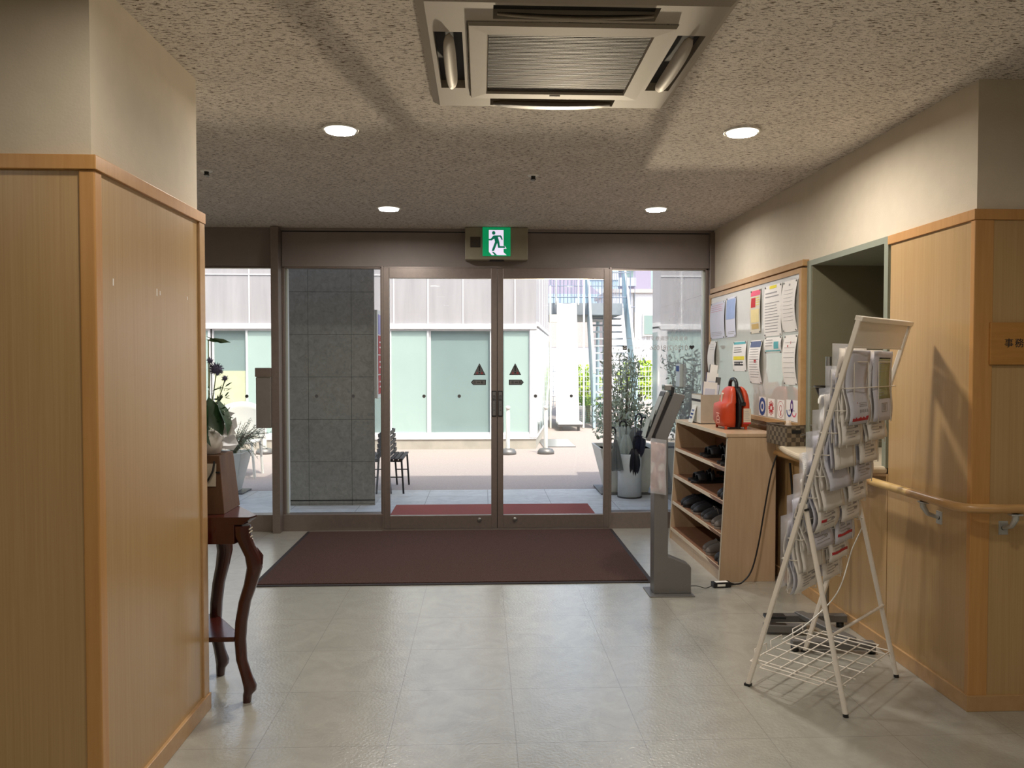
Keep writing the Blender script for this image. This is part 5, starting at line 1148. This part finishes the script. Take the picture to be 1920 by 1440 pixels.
ORD = ['topmost', 'second', 'third', 'fourth', 'fifth', 'sixth', 'seventh', 'eighth', 'lowest']
def bundle(k, c_):
    ht = row_top(k) - 0.004; u0 = U0[c_]; rr_ = random.Random(100*k+c_)
    n = [3, 4, 3, 3, 3, 3, 3, 3, 3][k]; cwid = 0.205
    s0 = LN*(ht-0.14) + 0.004
    sidetxt = 'left' if c_ == 0 else 'right'
    look = {(0, 0): 'white leaflets with a red skyline print', (0, 1): 'white forms with a green table', (1, 0): 'white leaflets with small grey print', (1, 1): 'grey printed forms', (4, 0): 'leaflets with a small red mark', (5, 0): 'leaflets with a dark heading', (6, 1): 'leaflets with a red bar', (7, 1): 'leaflets with a red curved stripe'}.get((k, c_), 'curling white leaflets' if c_ == 0 else 'plain white printed sheets')
    t = thing('leaflet_bundle', tuple(rk(u0+cwid/2, s0, ht-0.29)), '%s, %s pocket of the %s column of the rack' % (look, ORD[k], sidetxt), 'leaflets', 'leaflet bundles in the wire rack')
    amp = rr_.uniform(0.004, 0.014) * (1.6 if c_ == 0 and k > 2 else 1.0); ph = rr_.uniform(0, 2)
    if (k, c_) in ((8, 1),): n = 2
    for i in range(n):
        du = rr_.uniform(-0.006, 0.006); dh = rr_.uniform(-0.012, 0.006); so = s0 + 0.018 - 0.042*i/max(1, n-1)
        # hang: bulge towards the camera near the foot
        xf = lambda u, v: rk(u0+du+cwid*u, so + amp*math.sin(2.4*math.pi*v+ph)*(0.5+0.5*v) + 0.004*math.sin(6*u+i), ht+dh-0.283*v)
        mb = MB(); mb.grid(xf, 6, 14, 0); mats = [m_paper if (i+k) % 3 else m_paperb]
        if i == 0:
            def pr(a, b, c, d, mt):
                if mt not in mats: mats.append(mt)
                mb.grid(lambda u, v: Vector(xf(a+(b-a)*u, c+(d-c)*v)) + RN*0.0012, 4, 6, mats.index(mt))
            if (k, c_) == (0, 0):
                for q in range(14): pr(0.10+0.058*q, 0.10+0.058*q+0.045, 0.94-0.035*rr_.random()-0.01, 0.955, m_inkr)
                for q in range(5): pr(0.42+0.1*q, 0.47+0.1*q, 0.80, 0.84, m_ink)
                pr(0.32, 0.34, 0.70, 0.715, m_inkr)
                for q in range(3): pr(0.42, 0.85, 0.71+0.022*q, 0.715+0.022*q, m_ink)
            elif (k, c_) == (0, 1):
                pr(0.22, 0.9, 0.10, 0.68, m_greenf); pr(0.22, 0.9, 0.09, 0.11, m_inkd)
                for q in range(14): pr(0.24, 0.88-0.2*rr_.random(), 0.13+0.038*q, 0.142+0.038*q, m_ink)
                pr(0.34, 0.74, 0.74, 0.755, m_ink); pr(0.34, 0.74, 0.86, 0.87, m_ink); pr(0.34, 0.36, 0.74, 0.87, m_ink); pr(0.72, 0.74, 0.74, 0.87, m_ink)
                for q in range(6): pr(0.42, 0.66, 0.765+0.015*q, 0.772+0.015*q, m_ink)
            else:
                if c_ == 1 or k in (1, 5, 6, 8):
                    for q in range(6): pr(0.16+0.1*rr_.random(), 0.84-0.3*rr_.random(), 0.70+0.04*q, 0.707+0.04*q, m_ink)
                    for q in range(2): pr(0.62, 0.80, 0.76+0.07*q, 0.785+0.07*q, m_ink)
                if k in (5,) and c_ == 0: pr(0.12, 0.35, 0.82, 0.86, m_inkr)
                if k in (6, 7) and c_ == 1: pr(0.1, 0.92, 0.86, 0.90, m_inkr)
                if c_ == 1 and k in (1, 2, 3): pr(0.08, 0.92, 0.55, 0.66, M('pale grey print', (196, 190, 182), 0.8))
        mb.build('leaflet', mats, t, thick=0.0007)
    if c_ == 0 or k > 4:
        MB().grid(lambda u, v: rk(u0-0.014+0.21*u, s0-0.036, ht+0.02-0.29*v), 2, 6).build('clear_sleeve', m_plastic, t)
for k in range(ROWS):
    for c_ in (0, 1): bundle(k, c_)

# ------------------------------------------------------------------ cherry console table, crate and flowers
t = thing('console_table', (-1.30, 3.2, 0), 'dark cherry half-octagon console table with curved legs behind the left pillar', 'table')
yb = 3.005; yf = 3.375
top = [(-1.74, yb), (-0.90, yb), (-0.885, 3.05), (-1.10, yf), (-1.54, yf), (-1.755, 3.05)]
cx_, cy_ = -1.32, 3.16
def sc2(pts, k): return [(cx_+(u-cx_)*k, max(yb-0.0, cy_+(v-cy_)*k) if v > yb+0.001 else yb) for u, v in pts]
MB().loft([[(u, v, z_) for u, v in sc2(top, k_)] for z_, k_ in ((0.706, 0.94), (0.712, 0.955), (0.720, 0.985), (0.728, 1.0), (0.735, 1.0))], smooth=False).build('table_top', m_cherry, t, 0.002)
MB().prism(sc2(top, 0.86), lambda u, v, d: (u, v, d), 0.63, 0.707).build('apron', m_cherry, t, 0.002)
MB().prism([(-1.66, yb+0.01), (-0.965, yb+0.01), (-0.96, 3.06), (-1.13, 3.31), (-1.50, 3.31), (-1.67, 3.06)], lambda u, v, d: (u, v, d), 0.243, 0.262).build('lower_shelf', m_cherry, t, 0.004)
def cleg(px, py, dx, dy):
    ks = [(0.70, -0.012, 0.026), (0.66, -0.010, 0.027), (0.62, 0.004, 0.026), (0.575, 0.022, 0.027), (0.53, 0.026, 0.025), (0.47, 0.014, 0.022), (0.40, -0.006, 0.020), (0.32, -0.018, 0.0195), (0.25, -0.022, 0.019), (0.17, -0.018, 0.018), (0.11, -0.004, 0.0185), (0.065, 0.008, 0.022), (0.045, 0.008, 0.020), (0.030, 0.0, 0.015), (0.0, -0.002, 0.013)]
    dl = math.hypot(dx, dy); dx, dy = dx/dl, dy/dl
    rings = []
    for z_, o, r in ks:
        c_ = (px+dx*o*1.15, py+dy*o*1.15); r *= 1.25
        rings.append([(c_[0]+(a*dx-b_*dy)*r, c_[1]+(a*dy+b_*dx)*r, z_) for a, b_ in ((1, 0), (0.72, 0.72), (0, 0.9), (-0.72, 0.72), (-0.9, 0), (-0.72, -0.72), (0, -0.9), (0.72, -0.72))][::-1])
    lg = MB().loft(rings).build('leg', m_cherry, t, 0)
    MB().tube([(px+dx*0.036, py+dy*0.036, 0.615), (px+dx*0.059, py+dy*0.059, 0.575), (px+dx*0.060, py+dy*0.060, 0.54)], [0.002, 0.006, 0.002], 8).build('leg_carving', m_cherry, lg)
cleg(-0.922, 3.03, 1, 0.25); cleg(-1.115, 3.30, 0.45, 0.9); cleg(-1.52, 3.30, -0.45, 0.9); cleg(-1.70, 3.03, -1, 0.25)
for z_ in (0.685, 0.672, 0.652, 0.64): MB().tube([(-0.905, 3.012, z_), (-0.897, 3.03, z_+0.006)], 0.0025, 6).build('apron_bead', m_label, t)
t = thing('wooden_crate', (-1.12, 3.15, 0.735), 'brown wooden planter crate with a paper tag and black cord, on the console table', 'crate')
MB().loft([[(-1.22, 3.07, 0.736), (-1.018, 3.07, 0.736), (-1.018, 3.27, 0.736), (-1.22, 3.27, 0.736)], [(-1.205, 3.085, 0.965), (-1.040, 3.085, 0.965), (-1.040, 3.255, 0.965), (-1.205, 3.255, 0.965)]], smooth=False).build('crate_body', m_crate, t, 0.003)
MB().obox((-1.085, 3.0745, 0.89), (1, 0, 0), (0, 0.06, 1), (0, 1, -0.06), 0.035, 0.045, 0.001).build('paper_tag', m_card, t)
MB().obox((-1.043, 3.0755, 0.90), (1, 0, 0), (0, 0.06, 1), (0, 1, -0.06), 0.008, 0.003, 0.002).build('keyhole', m_black, t)
MB().tube(bez([(-1.095, 3.075, 0.855), (-1.075, 3.062, 0.875), (-1.058, 3.062, 0.91), (-1.055, 3.07, 0.945)], 6), 0.004, 6).build('cord_handle', m_blackp, t)
t = thing('flower_arrangement', (-1.12, 3.17, 0.965), 'flower arrangement with blue thistle heads and dark leaves in white wrap, on the crate', 'flowers')
fr_ = random.Random(11)
MB().lathe((-1.11, 3.17, 0.966), [(0.0, 0.0), (0.045, 0.0), (0.06, 0.05), (0.075, 0.10), (0.07, 0.10), (0.05, 0.05)], 20).build('pot_wrap', m_paper, t)
wp = MB()
for i in range(16):
    a = fr_.uniform(0, 6.28); r0 = 0.055; z_ = 0.975+fr_.uniform(0, 0.11)
    c_ = Vector((-1.11+r0*math.cos(a), 3.17+r0*math.sin(a), z_)); leaf1(wp, c_, Vector((math.cos(a), math.sin(a), fr_.uniform(-0.3, 1.2))), 0.07, 0.9, 0, fr_, 0.6)
wp.build('white_wrapping', m_plastic if False else M('white tissue', (226, 228, 232), 0.5), t)
st = MB(); lf = MB()
for (tx, ty, tz, lsz) in ((-1.09, 3.12, 1.425, 0.13), (-1.085, 3.12, 1.34, 0), (-1.060, 3.12, 1.30, 0), (-1.020, 3.10, 1.265, 0), (-1.05, 3.15, 1.20, 0.1), (-1.03, 3.12, 1.14, 0.1), (-1.15, 3.2, 1.4, 0.1), (-1.2, 3.1, 1.3, 0.1)):
    st.tube([(-1.11, 3.17, 1.0), ((-1.11+tx)/2, (3.17+ty)/2, (1.0+tz)/2+0.03), (tx, ty, tz)], 0.0025, 5)
for (x, y, z_, dx, dz, L, as_) in ((-1.06, 3.12, 1.195, 0.30, -0.75, 0.16, 0.42), (-1.085, 3.10, 1.20, 0.25, -0.9, 0.15, 0.5), (-1.08, 3.08, 1.17, 0.02, -1.0, 0.17, 0.55), (-1.05, 3.11, 1.17, 0.10, -1, 0.13, 0.45), (-1.10, 3.12, 1.425, 0.9, -0.06, 0.10, 0.2), (-1.10, 3.12, 1.44, 0.8, -0.3, 0.09, 0.2), (-1.10, 3.1, 1.12, -0.2, -0.7, 0.16, 0.5), (-1.07, 3.09, 1.22, 0.9, 0.3, 0.06, 0.3), (-1.14, 3.1, 1.25, -0.5, -0.5, 0.16, 0.5)):
    leaf1(lf, Vector((x, y, z_)), Vector((dx, -0.1, dz)), L, as_, 0, fr_, 0.3)
for i in range(40):
    leaf1(lf, Vector((-1.06+fr_.uniform(-0.03, 0.04), 3.12, 1.16+fr_.uniform(-0.08, 0.08))), Vector((fr_.uniform(-0.3, 1), fr_.uniform(-1, 1), fr_.uniform(-.3, 1))), 0.035, 0.2, 0, fr_)
st.build('stem', m_leafr, t); lf.build('foliage', m_leafd, t)
for (x, y, z_, r) in ((-1.085, 3.12, 1.342, 0.014), (-1.060, 3.12, 1.308, 0.026), (-1.020, 3.10, 1.272, 0.014)):
    tb = MB().sphere((x, y, z_), r*0.7, 12)
    for i in range(120 if r > 0.02 else 50):
        a, b_ = fr_.uniform(0, 6.28), math.acos(fr_.uniform(-1, 1)); dv = Vector((math.sin(b_)*math.cos(a), math.sin(b_)*math.sin(a), math.cos(b_)))
        tb.tube([Vector((x, y, z_))+dv*r*0.6, Vector((x, y, z_))+dv*r*1.15], [r*0.08, r*0.02], 4)
    tb.build('thistle_head', m_thistle, t)

for o in bpy.data.objects:
    if '_o' in o: del o['_o']
